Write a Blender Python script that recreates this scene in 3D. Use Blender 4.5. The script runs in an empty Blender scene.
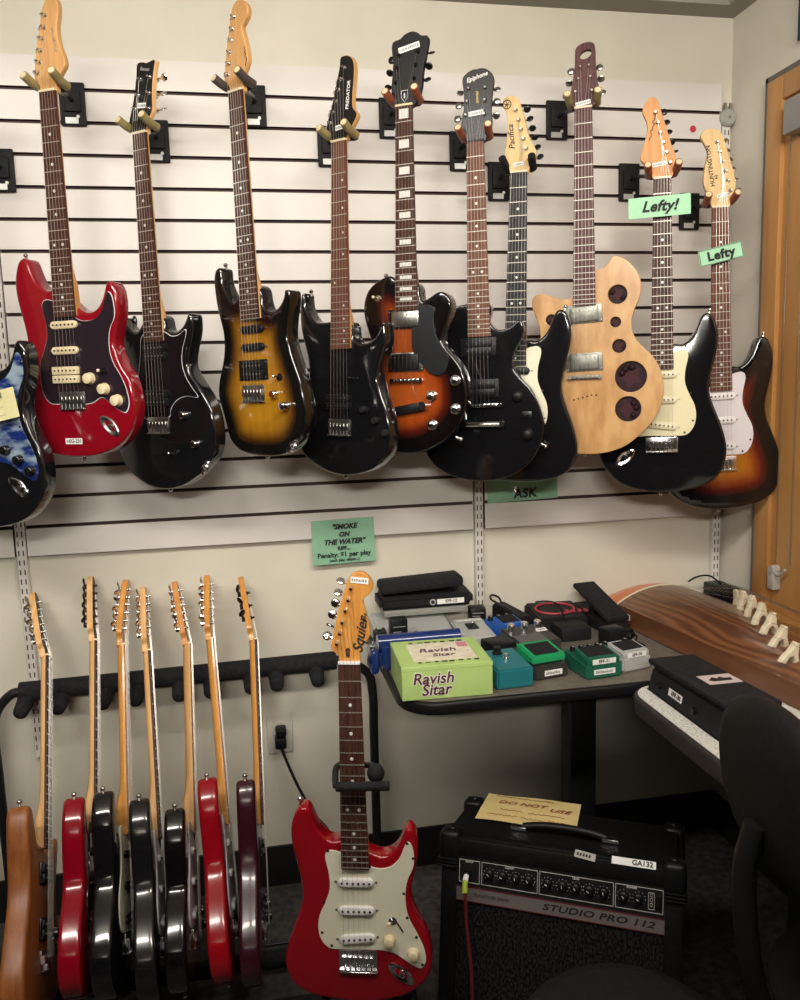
import bpy, bmesh, math, random
from mathutils import Vector, Matrix
from mathutils.geometry import delaunay_2d_cdt
random.seed(7)
C = bpy.context.scene.collection
PI = math.pi
# ------------------------------------------------------------------ camera (metres, floor at z = 0, slatwall face at y = 0)
FL, PIT, YAW, ROL = 820.0, .137383, .183949, -.028148
CP = Vector((.5815, -2.2169, 1.4176))
FW = Vector((math.sin(YAW)*math.cos(PIT), math.cos(YAW)*math.cos(PIT), -math.sin(PIT)))
_r = Vector((math.cos(YAW), -math.sin(YAW), 0)); _u = _r.cross(FW)
CR = _r*math.cos(ROL)+_u*math.sin(ROL); CU = -_r*math.sin(ROL)+_u*math.cos(ROL)
def ray(x, y): return CR*((x-400)/FL)-CU*((y-500)/FL)+FW
def onY(x, y, Y=0.0):
    d = ray(x, y); return CP+d*((Y-CP.y)/d.y)
def onZ(x, y, Z):
    d = ray(x, y); return CP+d*((Z-CP.z)/d.z)
def onX(x, y, X):
    d = ray(x, y); return CP+d*((X-CP.x)/d.x)
cd = bpy.data.cameras.new('camera'); cam = bpy.data.objects.new('camera', cd); C.objects.link(cam)
cd.sensor_width = 36; cd.lens = FL/1000*36; cd.clip_start = .02
M = Matrix((CR, CU, -FW)).transposed().to_4x4(); M.translation = CP; cam.matrix_world = M
bpy.context.scene.camera = cam
# ------------------------------------------------------------------ materials
MT = {}
def bsdf(m): return m.node_tree.nodes['Principled BSDF']
def mat(name, col, rough=.5, metal=0., coat=0., spec=.5, emit=None, es=1.):
    if name in MT: return MT[name]
    m = bpy.data.materials.new(name); m.use_nodes = True; b = bsdf(m)
    b.inputs['Base Color'].default_value = (*col, 1); b.inputs['Roughness'].default_value = rough
    b.inputs['Metallic'].default_value = metal; b.inputs['Coat Weight'].default_value = coat
    b.inputs['Coat Roughness'].default_value = .06; b.inputs['Specular IOR Level'].default_value = spec
    if emit: b.inputs['Emission Color'].default_value = (*emit, 1); b.inputs['Emission Strength'].default_value = es
    m.diffuse_color = (*col, 1); MT[name] = m; return m
def noisy(name, c1, c2, scale=(1, 1, 1), sc=20, rough=.5, bump=0., coat=0., detail=4, wave=False, lo=.35, hi=.65, dist=2.5, metal=0.):
    if name in MT: return MT[name]
    m = mat(name, c1, rough, metal, coat); nt = m.node_tree; N = nt.nodes; L = nt.links
    tc = N.new('ShaderNodeTexCoord'); mp = N.new('ShaderNodeMapping'); mp.inputs['Scale'].default_value = scale
    L.new(tc.outputs['Object'], mp.inputs['Vector'])
    if wave:
        tx = N.new('ShaderNodeTexWave'); tx.wave_type = 'BANDS'; tx.bands_direction = 'X'
        tx.inputs['Scale'].default_value = sc; tx.inputs['Distortion'].default_value = dist; tx.inputs['Detail'].default_value = detail
        tx.inputs['Detail Scale'].default_value = 1.0
    else:
        tx = N.new('ShaderNodeTexNoise'); tx.inputs['Scale'].default_value = sc; tx.inputs['Detail'].default_value = detail
    L.new(mp.outputs['Vector'], tx.inputs['Vector'])
    rp = N.new('ShaderNodeValToRGB'); rp.color_ramp.elements[0].position = lo; rp.color_ramp.elements[1].position = hi
    rp.color_ramp.elements[0].color = (*c1, 1); rp.color_ramp.elements[1].color = (*c2, 1)
    fac = tx.outputs['Fac'] if 'Fac' in tx.outputs else tx.outputs[0]
    L.new(fac, rp.inputs['Fac']); L.new(rp.outputs['Color'], bsdf(m).inputs['Base Color'])
    if bump:
        bp = N.new('ShaderNodeBump'); bp.inputs['Strength'].default_value = bump; bp.inputs['Distance'].default_value = .002
        L.new(fac, bp.inputs['Height']); L.new(bp.outputs['Normal'], bsdf(m).inputs['Normal'])
    return m
def burst(name, stops, rough=.12, coat=.6, grain=None):
    """finish that changes with the distance (mm) from the body's outline: a real sunburst lacquer"""
    m = mat(name, stops[-1][1], rough, 0, coat); nt = m.node_tree; N = nt.nodes; L = nt.links
    at = N.new('ShaderNodeAttribute'); at.attribute_name = 'edge'
    dv = N.new('ShaderNodeMath'); dv.operation = 'DIVIDE'; dv.inputs[1].default_value = 130
    tc = N.new('ShaderNodeTexCoord'); ns = N.new('ShaderNodeTexNoise'); ns.inputs['Scale'].default_value = 12
    mu = N.new('ShaderNodeMath'); mu.operation = 'MULTIPLY_ADD'; mu.inputs[1].default_value = .06
    L.new(tc.outputs['Object'], ns.inputs['Vector']); L.new(at.outputs['Fac'], dv.inputs[0])
    L.new(ns.outputs['Fac'], mu.inputs[0]); L.new(dv.outputs[0], mu.inputs[2])
    rp = N.new('ShaderNodeValToRGB'); cr = rp.color_ramp
    cr.elements[0].position = stops[0][0]/130+.03; cr.elements[0].color = (*stops[0][1], 1)
    cr.elements[1].position = stops[-1][0]/130+.03; cr.elements[1].color = (*stops[-1][1], 1)
    for d, c in stops[1:-1]:
        e = cr.elements.new(d/130+.03); e.color = (*c, 1)
    L.new(mu.outputs[0], rp.inputs['Fac'])
    mp = N.new('ShaderNodeMapping'); mp.inputs['Scale'].default_value = (60, 60, 4)
    n2 = N.new('ShaderNodeTexNoise'); n2.inputs['Scale'].default_value = 1.5; n2.inputs['Detail'].default_value = 3
    L.new(tc.outputs['Object'], mp.inputs['Vector']); L.new(mp.outputs['Vector'], n2.inputs['Vector'])
    mr = N.new('ShaderNodeMapRange'); mr.inputs['To Min'].default_value = .65; mr.inputs['To Max'].default_value = 1.25
    L.new(n2.outputs['Fac'], mr.inputs['Value'])
    mx = N.new('ShaderNodeMix'); mx.data_type = 'RGBA'; mx.blend_type = 'MULTIPLY'; mx.inputs['Factor'].default_value = 1
    L.new(rp.outputs['Color'], mx.inputs['A']); L.new(mr.outputs['Result'], mx.inputs['B'])
    L.new(mx.outputs['Result'], bsdf(m).inputs['Base Color']); return m
BLK = mat('gloss_black_lacquer', (.006, .006, .007), .1, 0, .6)
PLB = mat('black_plastic', (.007, .007, .008), .42)
PLM = mat('matte_black_plastic', (.010, .010, .011), .62)
FOAM = noisy('black_foam', (.008, .008, .009), (.016, .016, .018), sc=90, rough=.85, bump=.3)
STEEL = mat('black_painted_steel', (.012, .012, .013), .35)
CHR = mat('chrome', (.75, .75, .77), .14, 1)
NIK = mat('satin_nickel', (.42, .42, .4), .28, 1)
BKM = mat('black_metal', (.03, .03, .032), .3, .8)
STR = mat('steel_string', (.50, .48, .45), .35, 1)
FRET = mat('fret_wire', (.42, .39, .34), .4, .6)
RED = mat('red_lacquer', (.21, .003, .010), .14, 0, .6)
REDM = mat('bright_red_lacquer', (.27, .003, .009), .16, 0, .25)
REDR = mat('crimson_lacquer', (.23, .002, .011), .14, 0, .25)
BURG = mat('burgundy_lacquer', (.035, .005, .012), .22, 0, .4)
CRM = mat('cream_plastic', (.66, .56, .36), .35)
MINT = mat('parchment_plastic', (.74, .71, .55), .35)
WHT = mat('white_plastic', (.72, .7, .7), .35)
WPG = mat('white_pickguard', (.64, .60, .63), .35)
PLUM = mat('plum_black_pickguard', (.018, .011, .016), .2, 0, .3)
ROSE = noisy('rosewood', (.035, .013, .009), (.075, .030, .020), (60, 60, 5), 3, .5)
ROSEP = noisy('purple_brown_rosewood', (.060, .022, .024), (.105, .042, .040), (60, 60, 5), 3, .5)
ROSEB = noisy('red_brown_rosewood', (.085, .030, .019), (.14, .055, .034), (60, 60, 5), 3, .5)
WALN = noisy('mid_brown_rosewood', (.10, .043, .024), (.17, .075, .043), (60, 60, 5), 3, .5)
EBON = noisy('ebony', (.012, .012, .013), (.028, .027, .027), (60, 60, 5), 3, .45)
MAP = noisy('maple', (.60, .33, .13), (.75, .46, .21), (50, 50, 4), 2, .5)
MAPA = noisy('amber_maple', (.52, .22, .045), (.66, .31, .075), (50, 50, 4), 2, .3, coat=.4)
MAPO = noisy('orange_maple', (.52, .22, .065), (.62, .29, .095), (50, 50, 4), 2, .5)
MAPB = noisy('blond_maple', (.60, .40, .17), (.70, .50, .25), (50, 50, 4), 2, .5)
MAPH = noisy('honey_maple', (.48, .25, .09), (.58, .33, .13), (50, 50, 4), 2, .5)
ASH = noisy('natural_maple_top', (.43, .225, .08), (.58, .345, .145), (14, 14, 5), 2.2, .3, coat=.3, detail=6)
MAHO = noisy('brown_mahogany', (.13, .040, .012), (.22, .078, .025), (60, 60, 4), 2, .38, coat=.2)
PAPG = noisy('mint_green_paper', (.36, .66, .43), (.39, .69, .46), sc=30, rough=.9)
PAPD = noisy('sage_green_paper', (.22, .42, .28), (.24, .45, .30), sc=30, rough=.9)
PAPY = noisy('yellow_paper', (.78, .60, .24), (.84, .66, .30), sc=20, rough=.9)
PAPC = noisy('cream_yellow_paper', (.62, .58, .30), (.68, .63, .35), sc=20, rough=.9)
LAB = mat('white_label', (.78, .78, .76), .6)
INK = mat('black_ink', (.01, .01, .01), .7)
INKG = mat('grey_ink', (.25, .25, .25), .7)
INKR = mat('red_brown_ink', (.30, .07, .02), .7)
PEARL = mat('pearl_inlay', (.62, .62, .58), .3)
GOLD = mat('gold_print', (.55, .38, .10), .4)
SILV = mat('silver_paint', (.52, .53, .52), .38, .3)
OLIVE = noisy('olive_rubber_tube', (.20, .16, .06), (.27, .22, .09), sc=60, rough=.5)
BRICK = noisy('red_brown_rubber_tube', (.20, .045, .018), (.26, .065, .028), sc=60, rough=.45)
# ------------------------------------------------------------------ mesh helpers
def link(name, me, m=None, parent=None, smooth=None):
    o = bpy.data.objects.new(name, me); C.objects.link(o)
    if m is not None:
        for k in (m if isinstance(m, (list, tuple)) else [m]): me.materials.append(k)
    if smooth is not None:
        me.shade_smooth(); me.set_sharp_from_angle(angle=math.radians(smooth))
    if parent is not None: o.parent = parent
    return o
def obj(name, bm, m, parent=None, smooth=35):
    me = bpy.data.meshes.new(name); bmesh.ops.recalc_face_normals(bm, faces=bm.faces); bm.to_mesh(me); bm.free()
    return link(name, me, m, parent, smooth)
def tag(o, label, cat, group=None):
    o['label'] = label; o['category'] = cat
    if group: o['group'] = group
    return o
def empty(name, label, cat, mtx=None, loc=None, rotz=0, group=None):
    o = bpy.data.objects.new(name, None); C.objects.link(o); o.empty_display_size = .05
    if mtx is not None: o.matrix_world = mtx
    elif loc is not None: o.matrix_world = Matrix.Translation(loc) @ Matrix.Rotation(rotz, 4, 'Z')
    return tag(o, label, cat, group)
def struct(o): o['kind'] = 'structure'; return o
def box(bm, lo, hi, mi=0, bev=0, seg=2, mtx=None):
    lo = Vector(lo); hi = Vector(hi); c = (lo+hi)/2; s = hi-lo
    T = Matrix.Translation(c) @ Matrix.Diagonal((*s, 1))
    if mtx is not None: T = mtx @ T
    vs = bmesh.ops.create_cube(bm, size=1, matrix=T)['verts']
    fs = list({f for v in vs for f in v.link_faces})
    for f in fs: f.material_index = mi
    if bev:
        es = list({e for v in vs for e in v.link_edges})
        r = bmesh.ops.bevel(bm, geom=es, offset=bev, segments=seg, affect='EDGES', profile=.5)
        for f in r['faces']: f.material_index = mi
    return vs
def cyl(bm, p, q, r, r2=None, n=16, mi=0):
    p = Vector(p); q = Vector(q); d = q-p
    T = Matrix.Translation((p+q)/2) @ d.to_track_quat('Z', 'Y').to_matrix().to_4x4()
    g = bmesh.ops.create_cone(bm, cap_ends=True, segments=n, radius1=r, radius2=r if r2 is None else r2, depth=d.length, matrix=T)
    for f in {f for v in g['verts'] for f in v.link_faces}: f.material_index = mi
    return g['verts']
def ball(bm, c, r, mi=0, sc=(1, 1, 1), n=12):
    g = bmesh.ops.create_uvsphere(bm, u_segments=n, v_segments=max(6, n//2+2), radius=r, matrix=Matrix.Translation(c) @ Matrix.Diagonal((*sc, 1)))
    for f in {f for v in g['verts'] for f in v.link_faces}: f.material_index = mi
def cr(pts, k=6, closed=True):
    P = [Vector(p) for p in pts]; n = len(P); out = []
    for i in range(n if closed else n-1):
        p0 = P[(i-1) % n] if closed or i > 0 else P[0]*2-P[1]
        p1 = P[i]; p2 = P[(i+1) % n]; p3 = P[(i+2) % n] if closed or i+2 < n else P[-1]*2-P[-2]
        d1 = max((p1-p0).length, 1e-9)**.5; d2 = max((p2-p1).length, 1e-9)**.5; d3 = max((p3-p2).length, 1e-9)**.5
        m1 = ((p1-p0)/d1-(p2-p0)/(d1+d2)+(p2-p1)/d2)*d2; m2 = ((p2-p1)/d2-(p3-p1)/(d2+d3)+(p3-p2)/d3)*d2
        for j in range(k):
            t = j/k; t2 = t*t; t3 = t2*t
            out.append(p1*(2*t3-3*t2+1)+m1*(t3-2*t2+t)+p2*(3*t2-2*t3)+m2*(t3-t2))
    if not closed: out.append(P[-1])
    return out
def tube(bm, pts, r, n=8, mi=0, cap=True):
    P = [Vector(p) for p in pts]; rs = r if isinstance(r, (list, tuple)) else [r]*len(P); rings = []; up = None
    for i, p in enumerate(P):
        t = (P[min(i+1, len(P)-1)]-P[max(i-1, 0)]).normalized()
        if up is None: up = t.orthogonal().normalized()
        up = (up-t*up.dot(t)).normalized(); s = t.cross(up)
        rings.append([bm.verts.new(p+(up*math.cos(2*PI*j/n)+s*math.sin(2*PI*j/n))*rs[i]) for j in range(n)])
    for a, b in zip(rings, rings[1:]):
        for j in range(n): bm.faces.new((a[j], a[(j+1) % n], b[(j+1) % n], b[j])).material_index = mi
    if cap:
        bm.faces.new(rings[0][::-1]).material_index = mi; bm.faces.new(rings[-1]).material_index = mi
def prism(bm, pts, axis_vec, mi=0):
    a = [bm.verts.new(p) for p in pts]; b = [bm.verts.new(Vector(p)+Vector(axis_vec)) for p in pts]; n = len(a)
    f = [bm.faces.new(a[::-1]), bm.faces.new(b)]+[bm.faces.new((a[i], a[(i+1) % n], b[(i+1) % n], b[i])) for i in range(n)]
    for x in f: x.material_index = mi
def lathe(bm, prof, mtx=None, n=24, mi=0):
    mtx = mtx or Matrix(); R = []
    for r, z in prof:
        R.append([bm.verts.new(mtx @ Vector((r*math.cos(2*PI*i/n), r*math.sin(2*PI*i/n), z))) for i in range(n)] if r > 1e-6 else [bm.verts.new(mtx @ Vector((0, 0, z)))])
    for a, b in zip(R, R[1:]):
        for i in range(n):
            j = (i+1) % n
            v = [a[i % len(a)], a[j % len(a)], b[j % len(b)], b[i % len(b)]]
            u = []
            for x in v:
                if x not in u: u.append(x)
            if len(u) >= 3: bm.faces.new(u).material_index = mi
ROT = Matrix.Rotation(PI/2, 4, 'X')       # flat drawing (x right, y up, z toward viewer) -> upright
def curve_mesh(outlines, thick, bev=0., res=2):
    cu = bpy.data.curves.new('c', 'CURVE'); cu.dimensions = '2D'; cu.fill_mode = 'BOTH'
    cu.bevel_depth = bev; cu.bevel_resolution = res; cu.extrude = max(thick/2-bev, 0); cu.offset = -bev
    for ol in outlines:
        s = cu.splines.new('POLY'); s.points.add(len(ol)-1); s.use_cyclic_u = True
        for p, q in zip(s.points, ol): p.co = (q[0], q[1], 0, 1)
    o = bpy.data.objects.new('c', cu); C.objects.link(o)
    dg = bpy.context.evaluated_depsgraph_get(); me = bpy.data.meshes.new_from_object(o.evaluated_get(dg))
    bpy.data.objects.remove(o); bpy.data.curves.remove(cu); me.materials.clear(); return me
def text_mesh(s, size, bold=0., shear=0., space=1., align='CENTER', depth=.0003):
    cu = bpy.data.curves.new('t', 'FONT'); cu.body = s; cu.size = size; cu.offset = bold; cu.shear = shear
    cu.space_character = space; cu.align_x = align; cu.align_y = 'CENTER'; cu.extrude = depth; cu.resolution_u = 3
    o = bpy.data.objects.new('t', cu); C.objects.link(o)
    dg = bpy.context.evaluated_depsgraph_get(); me = bpy.data.meshes.new_from_object(o.evaluated_get(dg))
    bpy.data.objects.remove(o); bpy.data.curves.remove(cu); me.materials.clear(); return me
def text(s, size, m, mtx, parent=None, name='lettering', **k):
    me = text_mesh(s, size, **k); me.transform(mtx); return link(name, me, m, parent)
def scrawl(bm, p, w, h, ex, ey, n=8, r=.0006):
    pts = []
    for i in range(n*3+1):
        pts.append(Vector(p)+Vector(ex)*(w*i/(n*3))+Vector(ey)*(h*random.uniform(-.5, .5)))
    tube(bm, pts, r, 4)
# ------------------------------------------------------------------ guitars
SB = [(-30, 383), (-47, 387), (-63, 380), (-78, 363), (-89, 338), (-98, 316), (-110, 311), (-122, 318), (-129, 332), (-136, 358), (-136, 389), (-130, 421), (-121, 463), (-116, 500), (-119, 532), (-129, 565), (-142, 602), (-154, 639), (-160, 672), (-155, 704), (-140, 730), (-110, 749), (-60, 760), (0, 764), (60, 758), (110, 740), (143, 710), (157, 680), (158, 645), (148, 602), (130, 565), (118, 528), (115, 495), (122, 463), (130, 425), (132, 392), (127, 366), (116, 354), (106, 358), (99, 377), (89, 398), (75, 412), (55, 418), (31, 410)]
SPG = [(-64, 417), (-57, 407), (-31, 410), (30, 440), (51, 445), (74, 440), (93, 421), (103, 398), (111, 384), (118, 388), (124, 417), (122, 440), (110, 468), (105, 495), (105, 528), (112, 560), (129, 597), (142, 630), (145, 660), (136, 676), (122, 673), (99, 657), (77, 643), (49, 637), (-34, 638), (-62, 635), (-78, 616), (-84, 588), (-80, 556), (-68, 528), (-57, 495), (-57, 463)]
FH = [(-20, 2), (-20, -9), (-22, -16), (-34, -28), (-32, -45), (-21, -94), (-10, -130), (-1.5, -157), (5, -172), (17, -180), (29, -180), (41, -172), (48.5, -157), (46, -143), (36, -133), (29, -126), (30, -116), (35, -96), (40, -72), (40, -55), (31, -40), (23, -28), (20, -16), (20, 2)]
HH = [(-20, 2), (-22, -16), (-33, -28), (-31, -45), (-21, -94), (-10, -130), (-2, -157), (5, -174), (17, -184), (29, -184), (39, -174), (40, -155), (33, -120), (36, -92), (46, -62), (47, -48), (36, -34), (23, -20), (20, 2)]
FT = [(8, -150), (2, -127), (-4, -106), (-10.5, -83), (-16, -61), (-22, -40)]
def insets(P, b):
    n = len(P); out = []
    for i in range(n):
        t = (P[(i+1) % n]-P[i-1]).normalized(); out.append(P[i]+Vector((-t.y, t.x))*b)
    return out
def dull(sp, *ms):
    for m in ms: bsdf(m).inputs['Specular IOR Level'].default_value = sp
dull(.2, ROSE, ROSEP, ROSEB, WALN, EBON); dull(.25, FOAM, PLM, PLB, STEEL); dull(.35, MAP, MAPA, MAPO, MAPB, MAPH)
def body_mesh(P, T, b, y0, attr=True, grid=13):
    """P: CCW outline in metres (x,z); front face at y=y0 (facing -y), thickness T, edge radius b"""
    P = [Vector(p) for p in P]
    for _ in range(3): P = [(P[i-1]+P[i]*2+P[(i+1) % len(P)])/4 for i in range(len(P))]
    if sum(a.x*c.y-c.x*a.y for a, c in zip(P, P[1:]+P[:1])) < 0: P = P[::-1]
    n = len(P); bm = bmesh.new(); ly = bm.verts.layers.float.new('edge'); rings = []
    prof = [(b*(1-math.sin(a)), b*(1-math.cos(a))) for a in [PI/2*k/4 for k in range(5)]]
    for ins, dy in prof+[(i_, T-d_) for i_, d_ in prof[::-1]]:
        Q = insets(P, ins); R = []
        for q in Q:
            v = bm.verts.new((q.x, y0+dy, q.y)); v[ly] = ins*1000 if dy < T/2 else 0; R.append(v)
        rings.append(R)
    for A, B in zip(rings, rings[1:]):
        for i in range(n): bm.faces.new((A[i], A[(i+1) % n], B[(i+1) % n], B[i]))
    V, E_, F, _, _, _ = delaunay_2d_cdt(list(insets(P, b)), [], [list(range(n))], 1, 1e-7)
    vs = [bm.verts.new((p.x, y0+T, p.y)) for p in V]
    for f in F:
        try: bm.faces.new([vs[i] for i in f][::-1])
        except ValueError: pass
    Q = insets(P, b); step = grid/1000; xs = [p.x for p in Q]; zs = [p.y for p in Q]; pts = list(Q)
    def inside(x, z):
        c = False
        for i in range(n):
            a, d = Q[i], Q[i-1]
            if (a.y > z) != (d.y > z) and x < (d.x-a.x)*(z-a.y)/(d.y-a.y)+a.x: c = not c
        return c
    def dist(x, z):
        p = Vector((x, z)); m = 9
        for i in range(n):
            a, d = P[i], P[i-1]; e = d-a; t = max(0, min(1, (p-a).dot(e)/max(e.length_squared, 1e-12))); m = min(m, (a+e*t-p).length)
        return m
    if attr:
        z = min(zs)+step; r = 0
        while z < max(zs):
            x = min(xs)+step*(.5 if r % 2 else 1)
            while x < max(xs):
                if inside(x, z) and dist(x, z) > b+step*.45: pts.append(Vector((x, z)))
                x += step
            z += step*.87; r += 1
    V, E_, F, _, _, _ = delaunay_2d_cdt(pts, [], [list(range(n))], 1, 1e-7)
    vs = []
    for p in V:
        v = bm.verts.new((p.x, y0, p.y)); v[ly] = dist(p.x, p.y)*1000; vs.append(v)
    for f in F:
        try: bm.faces.new([vs[i] for i in f])
        except ValueError: pass
    bmesh.ops.remove_doubles(bm, verts=bm.verts, dist=2e-6)
    return bm
def lowered(uv, a, b): return [(u, v+(a if u < 0 else b)*min(1, max(0, (600-v)/170))) for u, v in uv]
SBF = [(u, v if v < 660 else v+(v-660)*.2) for u, v in lowered(SB, 20, 22)]; SPF = lowered(SPG, 14, 18)
class Gt:
    def __init__(s, name, label, nut, br, scale=648, yaw=0., tail=764, Y=None, lean=None, group=None, cat='guitar', lefty=False, wn=42, we=56, fend=467):
        s.sc = scale/648; s.scale = scale; s.m = -1 if lefty else 1; s.wn = wn; s.we = we; s.fend = fend; s.tail = tail
        if lean is None:
            a, b = -1.5, .3
            for i in range(50):
                mid = (a+b)/2
                if (onY(*nut, mid)-onY(*br, mid)).length > scale/1000: b = mid
                else: a = mid
            s.N = onY(*nut, a); B = onY(*br, a)
        else: s.N = onY(*nut, Y); B = onY(*br, Y+lean)
        s.n = (B-s.N).normalized(); a = math.radians(yaw)
        f0 = Vector((-math.sin(a), -math.cos(a), 0)); s.f = (f0-s.n*f0.dot(s.n)).normalized(); s.w = s.n.cross(s.f)
        if s.w.dot(Vector((math.cos(a), -math.sin(a), 0))) < 0: s.w = -s.w
        mt = Matrix((s.w, -s.f, -s.n)).transposed().to_4x4(); mt.translation = s.N+s.n*(tail/1000)
        s.root = empty(name, label, cat, mt, group=group); s.mt = mt; s.inv = mt.inverted(); s.bt = -10.
    def L(s, u, v, t): return Vector((u/1000, -t/1000, (s.tail-v)/1000))
    def un(s, x, y, t=0.):
        d = ray(x, y); P0 = s.N+s.f*(t/1000); k = (P0-CP).dot(s.f)/d.dot(s.f); q = CP+d*k-s.N
        return Vector((q.dot(s.w)*1000, q.dot(s.n)*1000))
    def W(s, u, v, t): return s.N+s.w*(u/1000)+s.n*(v/1000)+s.f*(t/1000)
    def up(s, pts, t=0.): return [s.un(x, y, t) for x, y in pts]
    def crop(s, pts, ox, oy, k): return [q if q[0] == 'uv' else (ox+q[0]/k, oy+q[1]/k) for q in pts]
    def sil(s, px, T):
        """silhouette pixels -> outline: points whose side wall faces the viewer lie on the back edge"""
        uv = [Vector(q[1:]) if q[0] == 'uv' else s.un(*q, s.bt) for q in px]; n = len(uv); ar = sum(a.x*c.y-c.x*a.y for a, c in zip(uv, uv[1:]+uv[:1])); sg = 1 if ar > 0 else -1
        d = CP-s.W(0, 500, 0); vw = Vector((d.dot(s.w), d.dot(s.n))).normalized(); out = []
        ks = []
        for i in range(n):
            t = (uv[(i+1) % n]-uv[i-1]).normalized(); nr = Vector((t.y, -t.x))*sg; ks.append(max(0, min(1, (nr.dot(vw)+.25)/.55)))
        for _ in range(2): ks = [(ks[i-1]+2*ks[i]+ks[(i+1) % n])/4 for i in range(n)]
        out = [uv[i] if px[i][0] == 'uv' else s.un(*px[i], s.bt-T*ks[i]) for i in range(n)]
        return out
    def xz(s, uv): return [Vector((p[0]/1000, (s.tail-p[1])/1000)) for p in uv]
    def tm(s, uv): return [(u*s.m*s.sc, v*s.sc) for u, v in uv]
    def body(s, uv, m, T=44, b=7, attr=False, k=5, smooth=True):
        P = cr(s.xz(uv), k) if smooth else s.xz(uv)
        s.outline = P
        return obj('body', body_mesh(P, T/1000, b/1000, -s.bt/1000, attr), m, s.root, 50)
    def plate(s, name, uv, m, t, th=2., bev=0., k=5, holes=(), smooth=True, parent=None):
        """flat piece whose front is at t"""
        ols = [cr(s.xz(uv), k) if smooth else s.xz(uv)]+[s.xz(h) for h in holes]
        me = curve_mesh(ols, th/1000, bev/1000); me.transform(Matrix.Translation((0, -(t-th/2)/1000, 0)) @ ROT)
        return link(name, me, m, parent or s.root, 40)
    def neck(s, mf, mn, inlay='dot', mi=PEARL, heel=None, frets=22, back=20, bind=None, nutm=CRM):
        w = lambda v: s.wn+(s.we-s.wn)*v/s.fend
        bm = bmesh.new()
        R = []
        for i in range(13):
            v = s.fend*i/12; h = w(v)/2
            ring = [(-h, -5.5), (-h, -.8), (-h*.55, -.2), (0, 0), (h*.55, -.2), (h, -.8), (h, -5.5)]
            R.append([bm.verts.new(s.L(u, v, t)) for u, t in ring])
        for a, b in zip(R, R[1:]):
            for j in range(7): bm.faces.new((a[j], a[(j+1) % 7], b[(j+1) % 7], b[j]))
        bm.faces.new(R[0]); bm.faces.new(R[-1]); fb = bm
        heel = heel or s.fend-60
        bm = bmesh.new(); R = []
        for i in range(15):
            v = -6+(s.fend+4)*i/14; h = min(w(max(v, 0))/2, 29)-.4; q = max(0, min(1, (v-heel+50)/50)); dp = back*(1-q)+27*q
            R.append([bm.verts.new(s.L(-h*math.copysign(abs(math.cos(a))**(1-.75*q), math.cos(a)), v, -5.4-(dp-5.4)*max(math.sin(a), 0)**(1-.8*q))) for a in [PI*j/10 for j in range(11)]])
        for a, b in zip(R, R[1:]):
            for j in range(11): bm.faces.new((a[j], a[(j+1) % 11], b[(j+1) % 11], b[j]))
        bm.faces.new(R[0]); bm.faces.new(R[-1]); obj('neck', bm, mn, s.root, 40)
        bm = fb
        for k in range(1, frets+1):
            v = s.scale*(1-2**(-k/12))
            if v < s.fend-1: h = w(v)/2; box(bm, s.L(-h, v+.8, -1), s.L(h, v-.8, .8), 1)
        ok = False
        for k in (1, 3, 5, 7, 9, 12, 15, 17, 19, 21) if inlay == 'block' else (3, 5, 7, 9, 12, 15, 17, 19, 21):
            v = s.scale*(1-(2**(-k/12)+2**(-(k-1)/12))/2)
            if v > s.fend-6: continue
            ok = True; gap = s.scale*(2**(-(k-1)/12)-2**(-k/12))
            if inlay == 'block': h = w(v)*.28; box(bm, s.L(-h, v+gap*.3, -.8), s.L(h, v-gap*.3, .35), 2)
            elif inlay == 'dot':
                for u in ((-11, 11) if k == 12 else (0,)): cyl(bm, s.L(u, v, -.8), s.L(u, v, .35), .0033, n=10, mi=2)
            elif inlay == 'offset': cyl(bm, s.L(w(v)*.25*(1 if k != 12 else -1), v, -.8), s.L(w(v)*.25*(1 if k != 12 else -1), v, .35), .0026, n=10, mi=2)
        obj('fretboard', bm, [mf, FRET, mi], s.root, None)
        bm = bmesh.new(); box(bm, s.L(-s.wn/2, 1, -6), s.L(s.wn/2, -4, 2), bev=.0006, seg=1); obj('nut', bm, nutm, s.root)
    tilt = 0.
    def tilted(s, o):
        if s.tilt: c = s.L(0, 0, -8); o.data.transform(Matrix.Translation(c) @ Matrix.Rotation(-math.radians(s.tilt), 4, 'X') @ Matrix.Translation(-c))
        return o
    def head(s, uv, m, t=-5, th=14, face=None, k=4, holes=(), bev=1.2):
        h = s.tilted(s.plate('headstock', uv, m, t, th, bev, k, holes))
        if face is not None:
            c = sum((Vector(p) for p in uv), Vector((0, 0)))/len(uv)
            s.tilted(s.plate('headstock_face', [c+(Vector(p)-c)*.985 for p in uv], face, t+.5, 1.2, .2, k, holes))
        return h
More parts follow.
